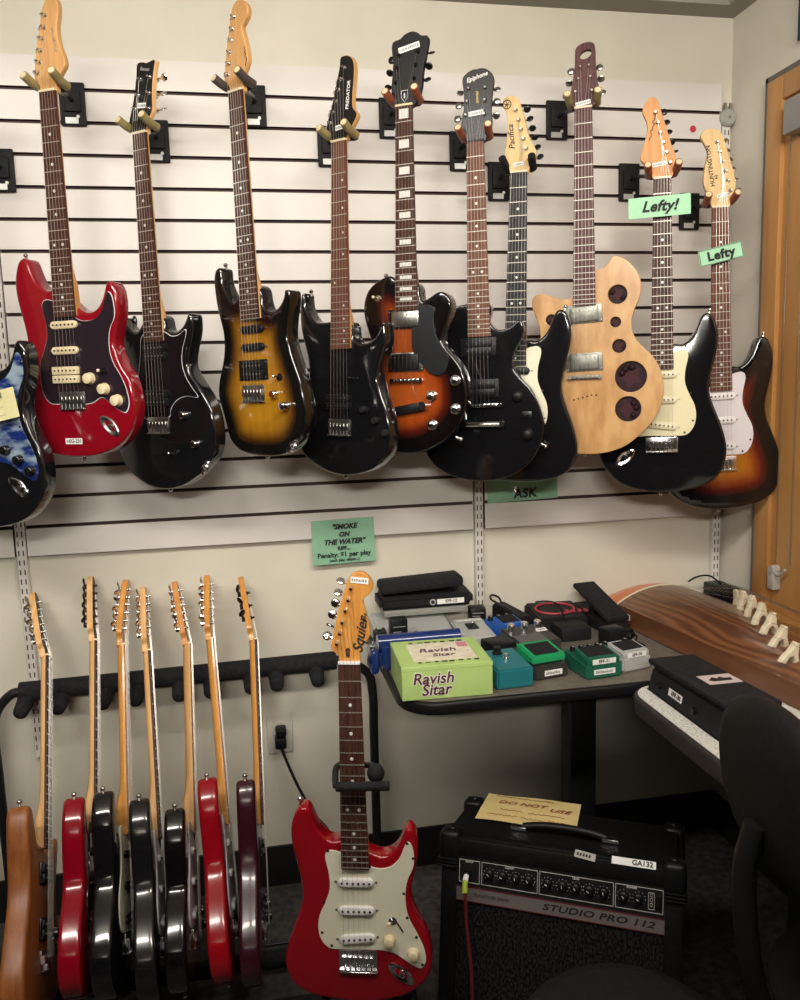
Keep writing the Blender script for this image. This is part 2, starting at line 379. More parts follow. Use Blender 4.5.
    def tuners(s, posts, off, m=CHR, t=-5, bm_=None, btn=(9, 12, 6), th=14, single=True):
        s.posts = posts
        for i, (u, v) in enumerate(posts):
            ou, ov = off[i] if isinstance(off, list) else off
            bm = bmesh.new()
            lathe(bm, [(0, .010), (.0026, .010), (.0032, .0085), (.0026, .006), (.0032, .004), (.0052, .0015), (.0056, -.001)], Matrix.Translation(s.L(u, v, t)) @ ROT, 10)
            yb = t-th-5
            cyl(bm, s.L(u, v, t-th), s.L(u, v, yb-4), .0065, n=10)
            e = Vector((ou, ov)); d = e.normalized()
            cyl(bm, s.L(u, v, yb), s.L(u+ou, v+ov, yb), .0022, n=8)
            o = s.tilted(obj('tuner', bm, m, s.root))
            bm = bmesh.new(); c = s.L(u+ou, v+ov, yb); ang = math.atan2(-d.y, d.x)
            T = Matrix.Translation(c) @ Matrix.Rotation(-ang, 4, 'Y') @ Matrix.Rotation(random.uniform(-1.2, 1.2), 4, 'X')
            bmesh.ops.create_uvsphere(bm, u_segments=12, v_segments=8, radius=.001, matrix=T @ Matrix.Diagonal((btn[0], btn[2]*.5, btn[1]*.72, 1)))
            s.tilted(obj('tuner_button', bm, bm_ or m, o))
    def strings(s, order, vb, tb=4., n=6, sp0=None, sp1=52, vend=None, m=STR):
        sp0 = sp0 or s.wn-7
        for i in range(n):
            k = (i/(n-1)-.5); u0, u1 = k*sp0, k*sp1; pu, pv = s.posts[order[i]]
            bm = bmesh.new(); g = s.m*(1 if True else 1)
            r = .00042-.00004*(i if s.m > 0 else n-1-i)
            a_ = math.radians(s.tilt); tube(bm, [s.L(pu, pv*math.cos(a_), pv*math.sin(a_)), s.L(u0, -2, 2.2), s.L(u1, vb, tb)], r, 5)
            obj('string', bm, m, s.root)
    def single(s, u, v, m, ang=0, pole=BKM, name='pickup', L=70, wd=17, t=None):
        t = s.bt+2 if t is None else t; a = math.radians(ang); bm = bmesh.new(); T = Matrix.Translation(s.L(u, v, t)) @ Matrix.Rotation(a, 4, 'Y')
        n = 20; h = L/2000; r = wd/2000; pts = [Vector((math.copysign(h-r, math.cos(2*PI*i/n))+r*math.cos(2*PI*i/n), 0, r*math.sin(2*PI*i/n))) for i in range(n)]
        A = [bm.verts.new(T @ (p+Vector((0, .001, 0)))) for p in pts]; B = [bm.verts.new(T @ (p+Vector((0, -.005, 0)))) for p in pts]
        D = [bm.verts.new(T @ (Vector((p.x*.96, -.0065, p.z*.8)))) for p in pts]
        for X, Y_ in ((A, B), (B, D)):
            for i in range(n): bm.faces.new((X[i], X[(i+1) % n], Y_[(i+1) % n], Y_[i]))
        bm.faces.new(D)
        for i in range(6):
            x = (i-2.5)*.0104; cyl(bm, T @ Vector((x, -.006, 0)), T @ Vector((x, -.0072, 0)), .0024, n=8, mi=1)
        o = obj(name, bm, [m, pole], s.root, 40)
        bm = bmesh.new()
        for g in (-1, 1): cyl(bm, T @ Vector((g*(h+.0055), .001, 0)), T @ Vector((g*(h+.0055), -.0012, 0)), .0024, n=8)
        obj('pickup_screws', bm, NIK, o)
    def hum(s, u, v, m, ring=None, cover=None, pole=NIK, ang=0, L=70, H=38):
        bm = bmesh.new(); t = s.bt; T = Matrix.Translation(s.L(u, v, t)) @ Matrix.Rotation(math.radians(ang), 4, 'Y')
        if ring: box(bm, (-.045, -.004, -H/2000-.004), (.045, .0, H/2000+.004), 2, .0015, mtx=T)
        if cover: box(bm, (-L/2000, -.010, -H/2000), (L/2000, 0, H/2000), 0, .003, mtx=T)
        else:
            for g in (-1, 1): box(bm, (-L/2000, -.009, g*.0095-.0088), (L/2000, 0, g*.0095+.0088), 0, .002, mtx=T)
        for g in ((-1, 1) if not cover else (1,)):
            for i in range(6): x = (i-2.5)*.0104; y = -.0105 if cover else -.0092; cyl(bm, T @ Vector((x, -.008, g*.0095)), T @ Vector((x, y-.0005, g*.0095)), .0021, n=8, mi=1)
        if ring:
            for g in (-1, 1):
                for q in (-1, 1): cyl(bm, T @ Vector((g*.0415, -.003, q*H/2200)), T @ Vector((g*.0415, -.0052, q*H/2200)), .0018, n=8, mi=1)
        return obj('pickup', bm, [m, pole, ring or m], s.root, 40)
    def trem(s, u, v, m=CHR, W_=68, sad=True, H=38, arm=None):
        """bridge: base plate, six saddles at v"""
        bm = bmesh.new(); t = s.bt; box(bm, s.L(u-W_/2, v+H-12, t), s.L(u+W_/2, v-14, t+3), bev=.0012)
        for i in range(6):
            x = u+(i-2.5)*10.4; box(bm, s.L(x-4.4, v+12, t+2), s.L(x+4.4, v-5, t+10), bev=.001, seg=1)
            cyl(bm, s.L(x, v+12, t+6), s.L(x, v+H-13, t+6), .0013, n=6)
        box(bm, s.L(u-W_/2, v+H-12, t), s.L(u+W_/2, v+H-15, t+9), bev=.0008, seg=1)
        return obj('bridge', bm, m, s.root, 40)
    def tom(s, u, v, m=CHR, W_=76):
        bm = bmesh.new(); t = s.bt; box(bm, s.L(u-W_/2, v+5, t+4), s.L(u+W_/2, v-5, t+11), bev=.0025)
        for g in (-1, 1): cyl(bm, s.L(u+g*37, v, t), s.L(u+g*37, v, t+12.5), .0052, n=14)
        for i in range(6): x = u+(i-2.5)*10.2; box(bm, s.L(x-3.2, v+3.5, t+10), s.L(x+3.2, v-3.5, t+12.6), bev=.0006, seg=1)
        return obj('bridge', bm, m, s.root, 40)
    def stop(s, u, v, m=CHR, W_=100):
        bm = bmesh.new(); t = s.bt; tube(bm, [s.L(u-W_/2+12, v, t+8), s.L(u+W_/2-12, v, t+8)], .0068, 12)
        for g in (-1, 1): cyl(bm, s.L(u+g*(W_/2-9), v, t), s.L(u+g*(W_/2-9), v, t+13), .0085, n=16)
        return obj('tailpiece', bm, m, s.root, 40)
    def knob(s, u, v, m, r=11, h=15, top=None, name='knob', skirt=1.12):
        bm = bmesh.new(); lathe(bm, [(r*skirt/1000, 0), (r*skirt/1000, .003), (r/1000, .005), (r*.93/1000, h/1000-.001), (r*.8/1000, h/1000), (0, h/1000)], Matrix.Translation(s.L(u, v, s.bt+1)) @ ROT, 20)
        return obj(name, bm, m, s.root, 40)
    def jack(s, u, v, ang, m=CHR, L=62, W_=28):
        bm = bmesh.new(); T = Matrix.Translation(s.L(u, v, s.bt)) @ Matrix.Rotation(math.radians(ang), 4, 'Y'); n = 24
        sh = lambda a, k: (L/2000*k*math.cos(a), W_/2000*k*math.copysign(abs(math.sin(a))**1.25, math.sin(a)))
        R = []
        for k, y in ((1, 0), (1, -.0018), (.9, -.003), (.72, -.0024), (.45, .0005)):
            R.append([bm.verts.new(T @ Vector((sh(2*PI*i/n, k)[0], y, sh(2*PI*i/n, k)[1]))) for i in range(n)])
        for a, b in zip(R, R[1:]):
            for i in range(n): bm.faces.new((a[i], a[(i+1) % n], b[(i+1) % n], b[i]))
        bm.faces.new(R[-1]); cyl(bm, T @ Vector((.004, .006, 0)), T @ Vector((.002, -.0035, 0)), .0062, n=12, mi=0)
        cyl(bm, T @ Vector((.002, -.002, 0)), T @ Vector((.0018, -.0042, 0)), .0033, n=10, mi=1)
        return obj('jack_plate', bm, [m, INK], s.root, 40)
    def button(s, u, v, du, dv, m=CHR, T=44):
        bm = bmesh.new(); d = Vector((du, dv)).normalized(); t = s.bt-T/2
        f = lambda k: s.L(u+d.x*k, v+d.y*k, t)
        cyl(bm, f(-6), f(4.5), .0042, .0028, 12); cyl(bm, f(4.5), f(6.5), .0050, .0064, 12); ball(bm, f(6.5), .0056, n=10)
        return obj('strap_button', bm, m, s.root)
    def toggle(s, u, v, m=CHR, tip=CRM):
        bm = bmesh.new(); cyl(bm, s.L(u, v, s.bt), s.L(u, v, s.bt+3), .008, n=14); cyl(bm, s.L(u, v, s.bt+2), s.L(u-5, v-2, s.bt+14), .0018, n=8); ball(bm, s.L(u-5.5, v-2.2, s.bt+15.5), .0038, 1)
        return obj('toggle_switch', bm, [m, tip], s.root)
    def sticker(s, px, py, w, h, txt=None, t=None, ang=0, ts=None):
        t = s.bt+.5 if t is None else t; u, v = s.un(px, py, t); bm = bmesh.new(); T = Matrix.Translation(s.L(u, v, t)) @ Matrix.Rotation(math.radians(-ang), 4, 'Y')
        box(bm, (-w/2000, -.0003, -h/2000), (w/2000, .0003, h/2000), mtx=T)
        x = -w*.44; 
        if not txt:
            random.seed(int(px*7+py))
            while x < w*.42:
                d = random.uniform(1.2, 3.2); box(bm, (x/1000, -.0006, -h*.22/1000), ((x+d)/1000, -.0002, h*random.uniform(.1, .25)/1000), 1, mtx=T); x += d+random.uniform(.8, 2)
        o = obj('price_sticker', bm, [LAB, INKG], s.root, None); o['label'] = 'small white price sticker'
        if txt:
            bm = bmesh.new(); x = -w*.44
            for i in range(4): box(bm, (x/1000, -.0006, -h*.25/1000), ((x+1.6)/1000, -.0002, h*.25/1000), mtx=T); x += 2.6
            obj('sticker_mark', bm, INKG, o, None)
            text(txt, ts or h*.00085, INK, T @ Matrix.Translation((w*.1/1000, -.0006, 0)) @ ROT, o, bold=.0003, depth=.0002)
        return o
    def writing(s, txt, px, py, ang, size, m=INK, t=-4.3, shear=.25, bold=.0002, space=1.):
        u, v = s.un(px, py, t); T = Matrix.Translation(s.L(u, v, t)) @ Matrix.Rotation(math.radians(-ang), 4, 'Y') @ ROT
        return text(txt, size/1000, m, T, s.root, 'logo_lettering', shear=shear, bold=bold, space=space, depth=.0002)
    def screws(s, o, uv, t, m=BKM, r=.0028):
        bm = bmesh.new(); bm.from_mesh(o.data)
        for u, v in uv: cyl(bm, s.L(u, v, t-.5), s.L(u, v, t+.7), r, n=8, mi=1)
        bm.to_mesh(o.data); bm.free(); o.data.materials.append(m)
def hanger(g, label, tubem, plate_px, wall=True, prong=(-26, -30)):
    """plate on the slatwall, arm and padded yoke that carries guitar g just above its nut"""
    p = onY(*plate_px, -.001); r = empty('guitar_hanger', label, 'wall hanger', loc=(p.x, 0, p.z), group='guitar hangers on the slatwall')
    lc = lambda q: Vector(q)-Vector((p.x, 0, p.z))
    bm = bmesh.new(); box(bm, (-.03, -.012, -.05), (.03, -.0015, .05), bev=.003); box(bm, (-.02, -.020, -.02), (.02, -.010, .03), bev=.003); obj('back_plate', bm, PLM, r)
    bm = bmesh.new(); cyl(bm, (.012, -.012, -.03), (.012, -.0142, -.03), .004, n=10); box(bm, (-.018, -.0128, -.046), (.012, -.0118, -.032), 0); o = obj('plate_sticker', bm, SILV, r, None)
    a = lc(g.W(0, -14, -34)); bm = bmesh.new(); tube(bm, cr([Vector((0, -.015, .005)), Vector((0, -.045, .005)), a*.75+Vector((0, -.01, .0)), a], 5, False), .0052, 8); obj('arm', bm, STEEL, r)
    bm = bmesh.new(); pts = [lc(g.W(u, v, t)) for u, v, t in ((-31, -16, -24), (-29, -10, -32), (0, -12, -34), (29, -10, -32), (31, -16, -24))]; tube(bm, cr(pts, 5, False), .005, 8); obj('yoke', bm, STEEL, r)
    for q in (-1, 1):
        bm = bmesh.new(); b0 = lc(g.W(q*31, -14, -28)); b1 = lc(g.W(q*33.5, -19, 0)); b2 = lc(g.W(q*36, -29, 24))
        P = cr([b0, b1, b2], 5, False); tube(bm, P, .0095, 12); o = obj('prong', bm, tubem, r)
        bm = bmesh.new(); d = (P[-1]-P[-2]).normalized(); cyl(bm, b2-d*.004, b2+d*.0012, .0072, n=12); obj('prong_tip', bm, CRM if tubem is not FOAM else STEEL, o)
    return r
# ------------------------------------------------------------------ the wall guitars
HBK = mat('black_headstock_lacquer', (.008, .008, .009), .32)
HUNG = 'guitars hanging on the slatwall'
T3 = lambda vs, u=19: [(-u, v) for v in vs]+[(u, v) for v in vs[::-1]]
ORD6 = [5, 4, 3, 2, 1, 0]
ORD33 = [0, 1, 2, 5, 4, 3]
def offs33(d=22): return [(-d, 0)]*3+[(d, 0)]*3
def strat_hw(g, pg, pgm, pum, knobm, knobs, pus=((481, 0), (545, 0), (610, -9)), jack=True, bridge=True):
    o = g.plate('pickguard', g.tm(pg), pgm, g.bt+2, 2.4, .4)
    g.screws(o, g.tm([(-58, 412), (110, 392), (122, 425), (101, 505), (107, 560), (126, 604), (138, 668), (-70, 530), (-76, 600), (-56, 630), (30, 446)]), g.bt+2)
    for v, a in pus: g.single(0, v*g.sc, pum, a*g.m, L=74*g.sc, wd=19*g.sc)
    if bridge: g.trem(0, 655*g.sc, W_=80*g.sc)
    for u, v in knobs: g.knob(u*g.m*g.sc, v*g.sc, knobm, 10.5)
    if jack: g.jack(92*g.m*g.sc, 692*g.sc, 40*g.m)
    g.button(-117*g.m*g.sc, (330 if g.sc == 1 else 318)*g.sc, -.2*g.m, -1); g.button(0, (784 if g.sc == 1 else 763)*g.sc, 0, 1)
# --- black guitar cut by the left edge of the photo
g = Gt('electric_guitar', 'black electric guitar with pearly blue pickguard, cut off by the left edge', (-45, 158), (-21, 467), yaw=26, group=HUNG); G0 = g
PEARLB = noisy('pearly_blue_pickguard', (.008, .022, .13), (.24, .32, .38), (12, 12, 30), 1.3, .12, coat=.5, lo=.45, hi=.62)
g.body(g.tm(SBF), BLK); strat_hw(g, SPF, PEARLB, BLK, BLK, [(68, 611), (100, 632), (128, 655)])
g.neck(ROSE, MAP); g.head(HH, MAP); g.tuners(FT, (-22, -8)); g.strings(ORD6, 655)
G0t = g
# --- red guitar
g = Gt('electric_guitar', 'red electric guitar with plum black pickguard and cream pickups, second from left on the wall', (46.5, 91), (70.5, 400), yaw=29, group=HUNG, tail=768); G1 = g
g.body(g.tm([(u, v if v < 660 else v+(v-660)*.12) for u, v in lowered(SB, 22, 42)]), RED)
SP1 = [(u, v if v < 600 or u > 60 else v+18) for u, v in lowered(SPG, 22, 36)]
g.plate('pickguard', SP1, PLUM, g.bt+2, 2.4, .4)
g.plate('pickguard_edge', [(Vector(p)-Vector((25, 520)))*1.012+Vector((25, 520)) for p in SP1], WHT, g.bt+.8, 1.4, 0)
for px in ((65.2, 325), (66.6, 350.6)): u, v = g.un(*px, g.bt); g.single(u, v, CRM)
u, v = g.un(67.5, 375, g.bt); g.hum(u, v, CRM, pole=BKM)
u, v = g.un(73, 398, g.bt); g.trem(u, v, NIK)
for px in ((88.5, 378.5), (103, 389), (116, 400.5)): u, v = g.un(*px, g.bt+8); g.knob(u, v, CRM, 12, 15)
u, v = g.un(103, 371.5, g.bt+6); g.toggle(u, v, BKM)
u, v = g.un(110, 426, g.bt); g.jack(u, v, 44, NIK)
g.button(-117, 331, -.2, -1); g.button(0, 775, 0, 1)
g.neck(ROSE, MAPA, nutm=CRM); g.head(HH, MAPH, bev=2); g.tuners(FT, (-22, -8)); g.strings(ORD6, 652)
g.sticker(74, 441.2, 45, 13, 'EG-231')
bm = bmesh.new(); u, v = g.un(56, 52, -4); scrawl(bm, g.L(u, v, -3.6), .050, .007, (-.12, 0, .99), (.99, 0, .12), 6, .0006); obj('script_logo', bm, INKG, g.root)
# --- black guitar with a control plate
g = Gt('electric_guitar', 'black electric guitar with thin white outlined pickguard and black three a side headstock', (138.5, 133), (158, 419), yaw=39, group=HUNG, tail=800); G2 = g
px = g.crop([(115, 110), (128, 90), (150, 92), (172, 110), (185, 145), (205, 166), ('uv', -24, 404), ('uv', 26, 408), ('uv', 32, 440), (392, 166), (420, 130), (440, 82), (465, 68), (500, 75), (518, 110), (520, 170), (503, 250), (497, 320), (510, 360), (545, 415), (585, 480), (615, 550), (632, 640), (632, 730), (605, 800), (560, 855), (500, 900), (440, 928), (350, 942), (260, 930), (180, 885), (125, 830), (92, 765), (75, 690), (90, 600), (130, 500), (150, 420), (140, 340), (118, 250), (108, 170)], 100, 300, 5)
g.body(g.sil(px, 42), BLK, 42)
pg = g.up(g.crop([(215, 180), (318, 160), (360, 182), (395, 175), (428, 150), (430, 172), (412, 250), (411, 320), (430, 385), (462, 440), (490, 483), (430, 480), (385, 500), (355, 545), (350, 580), (230, 590), (200, 500), (195, 400), (205, 280)], 100, 300, 5), g.bt)
g.plate('pickguard', pg, BLK, g.bt+2, 2, .3)
cc = sum((Vector(p) for p in pg), Vector((0, 0)))/len(pg); g.plate('pickguard_edge', [(Vector(p)-cc)*1.018+cc for p in pg], WHT, g.bt+.9, 1.2, 0)
u, v = g.un(156, 352, g.bt); g.hum(u, v, PLB); u, v = g.un(158, 398, g.bt); g.hum(u, v, PLB)
u, v = g.un(159, 423, g.bt); g.trem(u, v, NIK)
for p_ in ((183, 415), (195, 444)): u, v = g.un(*p_, g.bt+7); g.knob(u, v, CHR, 9, 14)
u, v = g.un(175, 453.5, g.bt); g.toggle(u, v, BKM, CHR)
u, v = g.un(211, 467, g.bt-20); g.jack(u, v, -52, CHR, 40, 20)
g.button(*g.un(125, 318, -30), -.2, -1); g.button(*g.un(170, 487, -30), 0, 1)
g.neck(ROSE, MAP, fend=None) if False else g.neck(ROSE, MAP)
hd = g.up(g.crop([(210, 830), (195, 740), (200, 680), (222, 590), (250, 400), (265, 250), (275, 135), (340, 120), (362, 127), (447, 95), (441, 160), (426, 300), (420, 450), (420, 600), (390, 680), (362, 760), (360, 830)], 110, 50, 10), -5)
g.head(hd, MAP, face=HBK); g.tuners([tuple(g.un(*p_, -5)) for p_ in ((135.5, 109), (138.5, 95.5), (140.5, 79.5), (149.5, 108.5), (149.5, 93), (150, 77))], offs33(24)); g.strings(ORD33, 648)
g.sticker(141.5, 105.5, 26, 11, None, -3.5, -8); g.writing('Ibanez', 144.5, 69, -14, 11, INKG)
# --- sunburst yellow guitar
YB = burst('yellow_sunburst', [(0, (.004, .004, .004)), (24, (.006, .005, .004)), (36, (.07, .028, .004)), (58, (.30, .13, .008)), (85, (.40, .19, .012))])
g = Gt('electric_guitar', 'yellow and black sunburst electric guitar with two black single coils and one humbucker', (234.5, 91), (254, 391), yaw=46, group=HUNG, tail=783, fend=488); G3 = g
px = g.crop([(68, 130), (70, 80), (90, 50), (127, 42), (158, 55), (168, 110), (183, 180), (192, 222), ('uv', -24, 410), ('uv', 26, 416), ('uv', 32, 452), (378, 264), (404, 242), (418, 190), (425, 160), (440, 152), (475, 152), (500, 160), (510, 210), (500, 300), (496, 370), (505, 430), (530, 510), (560, 600), (582, 700), (588, 790), (565, 870), (520, 935), (470, 965), (400, 976), (330, 975), (250, 965), (190, 940), (148, 895), (128, 820), (105, 740), (88, 670), (95, 590), (112, 510), (118, 430), (112, 360), (95, 290), (78, 210)], 200, 260, 5)
g.body(g.sil(px, 42), YB, 42, 6, True)
u, v = g.un(252, 329, g.bt+4); g.single(u, v, PLB); u, v = g.un(253, 347, g.bt+4); g.single(u, v, PLB)
u, v = g.un(254, 370, g.bt); g.hum(u, v, PLB, PLB)
u, v = g.un(254, 391, g.bt); g.trem(u, v, NIK)
u, v = g.un(274, 394, g.bt+6); g.knob(u, v, CHR, 9, 14)
u, v = g.un(285, 406, g.bt+6); g.knob(u, v, CHR, 10, 20)
u, v = g.un(280, 377, g.bt); g.toggle(u, v, BKM, CHR)
u, v = g.un(300, 446, -34); g.jack(u, v, -38, CHR, 46, 22)
g.button(*g.un(225.5, 268, -30), -.2, -1); g.button(*g.un(267, 454, -30), 0, 1)
g.neck(ROSE, MAP, frets=24); g.head(FH, MAPH, bev=2); g.tuners(FT, (-22, -8)); g.strings(ORD6, 648)
bm = bmesh.new(); u, v = g.un(246.5, 66, -4); scrawl(bm, g.L(u, v, -3.6), .042, .007, (-.1, 0, .99), (.99, 0, .1), 5, .0007); obj('script_logo', bm, INK, g.root)
# --- black guitar, single bridge humbucker
g = Gt('electric_guitar', 'black electric guitar with a lone bridge humbucker, just left of the orange sunburst', (338, 141), (340, 426), yaw=46, group=HUNG, tail=760); G4 = g
px = g.crop([(48, 120), (58, 86), (80, 70), (110, 72), (125, 95), (132, 140), (150, 190), (172, 218), ('uv', -24, 400), ('uv', 26, 406), ('uv', 32, 446), (384, 322), (420, 300), (450, 255), (478, 212), (505, 215), (522, 245), (528, 300), (512, 370), (492, 430), (486, 490), (502, 560), (530, 640), (548, 720), (552, 800), (530, 870), (480, 925), (420, 955), (330, 972), (270, 972), (190, 955), (110, 915), (62, 868), (42, 800), (45, 720), (65, 630), (85, 540), (92, 470), (86, 390), (66, 310), (50, 230)], 290, 280, 5)
g.body(g.sil(px, 42), BLK, 42)
u, v = g.un(338.5, 402, g.bt); g.hum(u, v, PLB); u, v = g.un(340, 425, g.bt); g.trem(u, v, NIK)
for p_ in ((363, 409.5), (375, 420.5), (385, 433)): u, v = g.un(*p_, g.bt+6); g.knob(u, v, PLM, 8, 12)
u, v = g.un(355, 379, g.bt); g.toggle(u, v, BKM, PLB)
g.button(*g.un(311, 294, -30), -.2, -1); g.button(*g.un(345.5, 474, -30), 0, 1)
g.neck(ROSEB, MAPH, 'offset')
hd = g.up(g.crop([(200, 905), (165, 830), (172, 740), (212, 600), (262, 350), (300, 150), (307, 75), (340, 55), (390, 55), (425, 90), (440, 150), (436, 300), (424, 450), (428, 580), (468, 640), (430, 740), (380, 830), (352, 905)], 310, 50, 10), -5)
g.head(hd, MAPH, face=HBK); g.tuners([tuple(g.un(*p_, -5)) for p_ in ((344.5, 67.5), (341, 79), (338.5, 89.5), (336, 101), (333, 112), (330.5, 123))], (-22, 0)); g.strings(ORD6, 648)
g.sticker(340, 127, 28, 11, None, -3.5, 4); g.writing('PREDATOR', 348, 95, 84, 12, LAB, shear=.1)
# --- orange sunburst single cut
OB = burst('orange_sunburst', [(0, (.004, .003, .003)), (34, (.006, .004, .004)), (52, (.075, .010, .005)), (70, (.27, .045, .007)), (100, (.34, .07, .011))])
g = Gt('electric_guitar', 'orange sunburst single cutaway guitar with four chrome knobs and block inlays', (403.5, 105.5), (407, 380.5), 628, yaw=33, group=HUNG, tail=792, fend=462); G5 = g
px = g.crop([(205, 36), (165, 40), (110, 65), (65, 112), (45, 180), (48, 250), (72, 335), (85, 385), (62, 440), (20, 510), (-12, 600), (-18, 700), (0, 800), (50, 880), (130, 930), (225, 955), (300, 960), (370, 952), (440, 928), (505, 888), (562, 830), (602, 760), (616, 680), (612, 590), (590, 520), (550, 460), (508, 412), (488, 375), (503, 310), (528, 240), (536, 185), (512, 138), (472, 118), (432, 122), (400, 142), (372, 164), ('uv', 32, 436), ('uv', 27, 398), ('uv', -24, 392)], 355, 270, 5.264)
g.body(g.sil(px, 46), OB, 46, 5, True)
BIND = mat('dark_pickguard', (.008, .009, .011), .3)
pg = g.up(g.crop([(318, 195), (415, 195), (413, 250), (420, 330), (445, 380), (480, 430), (492, 470), (478, 530), (440, 555), (390, 540), (345, 490), (318, 485)], 355, 270, 5.264), g.bt+5)
g.plate('pickguard', pg, BIND, g.bt+6, 3, .6, 3)
u, v = g.un(405.5, 319, g.bt+4); g.hum(u, v, NIK, PLB, True); u, v = g.un(405.5, 362, g.bt+4); g.hum(u, v, PLB, NIK, True, pole=CHR)
u, v = g.un(406.5, 380.5, g.bt+6); g.tom(u, v)
bm = bmesh.new(); u, v = g.un(408.5, 409, g.bt+5)
T_ = Matrix.Translation(g.L(u, v, g.bt)) @ Matrix.Rotation(math.radians(-10), 4, 'Y'); box(bm, (-.045, -.013, -.011), (.045, -.003, .011), bev=.004, mtx=T_); cyl(bm, T_ @ Vector((.040, 0, 0)), T_ @ Vector((.040, -.018, 0)), .010, n=14, mi=1); obj('tailpiece', bm, [PLB, CHR], g.root, 40)
for p_ in ((455, 380.5), (431, 396), (455, 409), (432, 425)): u, v = g.un(*p_, g.bt+7); g.knob(u, v, CHR, 10, 15, skirt=1.3)
u, v = g.un(377.5, 298.5, g.bt+2); g.toggle(u, v, CHR, CRM)
g.button(*g.un(387, 278, -30), -.5, -1); g.button(*g.un(458, 438, -30), 1, .4)
g.neck(ROSE, MAHO, 'block', PEARL)
hd = g.up(g.crop([(243, 830), (225, 780), (215, 700), (215, 600), (230, 400), (225, 180), (300, 140), (345, 95), (420, 62), (475, 75), (512, 102), (570, 104), (582, 135), (560, 280), (528, 450), (515, 600), (490, 710), (450, 790), (416, 815)], 370, 25, 10), -5)
g.head(hd, PLB, face=HBK); g.tuners([tuple(g.un(*p_, -5)) for p_ in ((395.5, 83), (397, 68.5), (399, 55.5), (414, 78.5), (415.5, 65), (418, 51.5))], offs33(26), BKM, bm_=BKM); g.strings(ORD33, 628, 14, sp1=52)
g.sticker(409, 47.5, 52, 13, None, -3.5, 9)
bm = bmesh.new(); u, v = g.un(404.5, 96, -4); tube(bm, [g.L(u+a, v+b, -3.8) for a, b in ((-8, -12), (8, -12), (8, 2), (0, 14), (-8, 2), (-8, -12))], .0007, 4); cyl(bm, g.L(u, v-6, -3.8), g.L(u, v+5, -3.8), .0016, n=6); obj('shield_logo', bm, LAB, g.root)
# --- black Special with two humbuckers
g = Gt('electric_guitar', 'plain black single cutaway guitar with two open humbuckers and stop tailpiece', (475, 141), (480, 405), 628, yaw=27, group=HUNG, tail=806, fend=460); G6 = g
px = g.crop([(200, 74), (165, 78), (130, 95), (100, 130), (85, 180), (90, 240), (108, 300), (95, 360), (50, 430), (10, 520), (-12, 620), (-12, 720), (5, 820), (40, 870), (100, 912), (180, 938), (270, 950), (350, 945), (430, 925), (510, 880), (570, 810), (600, 720), (600, 650), (580, 570), (540, 490), (490, 440), (460, 400), (450, 360), (456, 320), (475, 280), (497, 240), (505, 200), (492, 160), (470, 150), (440, 175), (400, 198), (362, 198), (338, 172), (330, 150), ('uv', 30, 400), ('uv', 26, 380), ('uv', -24, 372)], 425, 290, 5)
g.body(g.sil(px, 42), BLK, 42, 4)
u, v = g.un(478, 347, g.bt+4); g.hum(u, v, PLB, PLB, pole=CHR); u, v = g.un(481, 388.5, g.bt+4); g.hum(u, v, PLB, PLB, pole=CHR)
u, v = g.un(485, 405.5, g.bt+6); g.tom(u, v, W_=84); u, v = g.un(483, 424.5, g.bt+8); g.stop(u, v, W_=108)
for p_ in ((517.5, 396.5), (527.5, 434.5)): u, v = g.un(*p_, g.bt+6); g.knob(u, v, PLB, 11, 14, skirt=1.25)
u, v = g.un(527, 415, g.bt+3); bm = bmesh.new(); box(bm, g.L(u-12, v+9, g.bt), g.L(u+12, v-9, g.bt+2), bev=.0008); cyl(bm, g.L(u, v, g.bt), g.L(u-2, v-2, g.bt+14), .003, n=8); obj('toggle_switch', bm, BKM, g.root)
g.button(*g.un(543, 445, -30), 1, .6)
g.neck(WALN, MAHO, 'dot', PEARL, nutm=EBON)
hd = g.up(g.crop([(138, 650), (120, 610), (95, 575), (93, 480), (108, 400), (110, 270), (100, 150), (130, 108), (185, 75), (215, 72), (245, 64), (290, 70), (338, 108), (350, 150), (336, 280), (328, 400), (335, 480), (325, 560), (295, 610), (278, 650)], 450, 60, 8), -5)
g.head(hd, PLB, face=HBK); g.tuners([tuple(g.un(*p_, -5)) for p_ in ((466, 115.5), (467.5, 102), (469, 89), (484.5, 114.5), (485, 100.5), (485.5, 88))], offs33(25), CHR, bm_=NIK); g.strings(ORD33, 628, 14, sp1=50)
g.sticker(476, 113, 36, 11, None, -3.5, 4); g.writing('Epiphone', 476.8, 77, 13, 14, LAB, shear=.3)
g.writing('special', 477, 97.5, 88, 10, GOLD)
bm = bmesh.new(); u, v = g.un(475.5, 126, -4); tube(bm, [g.L(u+a, v+b, -3.6) for a, b in ((-8, 20), (-9, 0), (-3, -16), (4, -16), (9, 0), (8, 20), (-8, 20))], .0006, 4); obj('truss_rod_cover', bm, INKG, g.root)
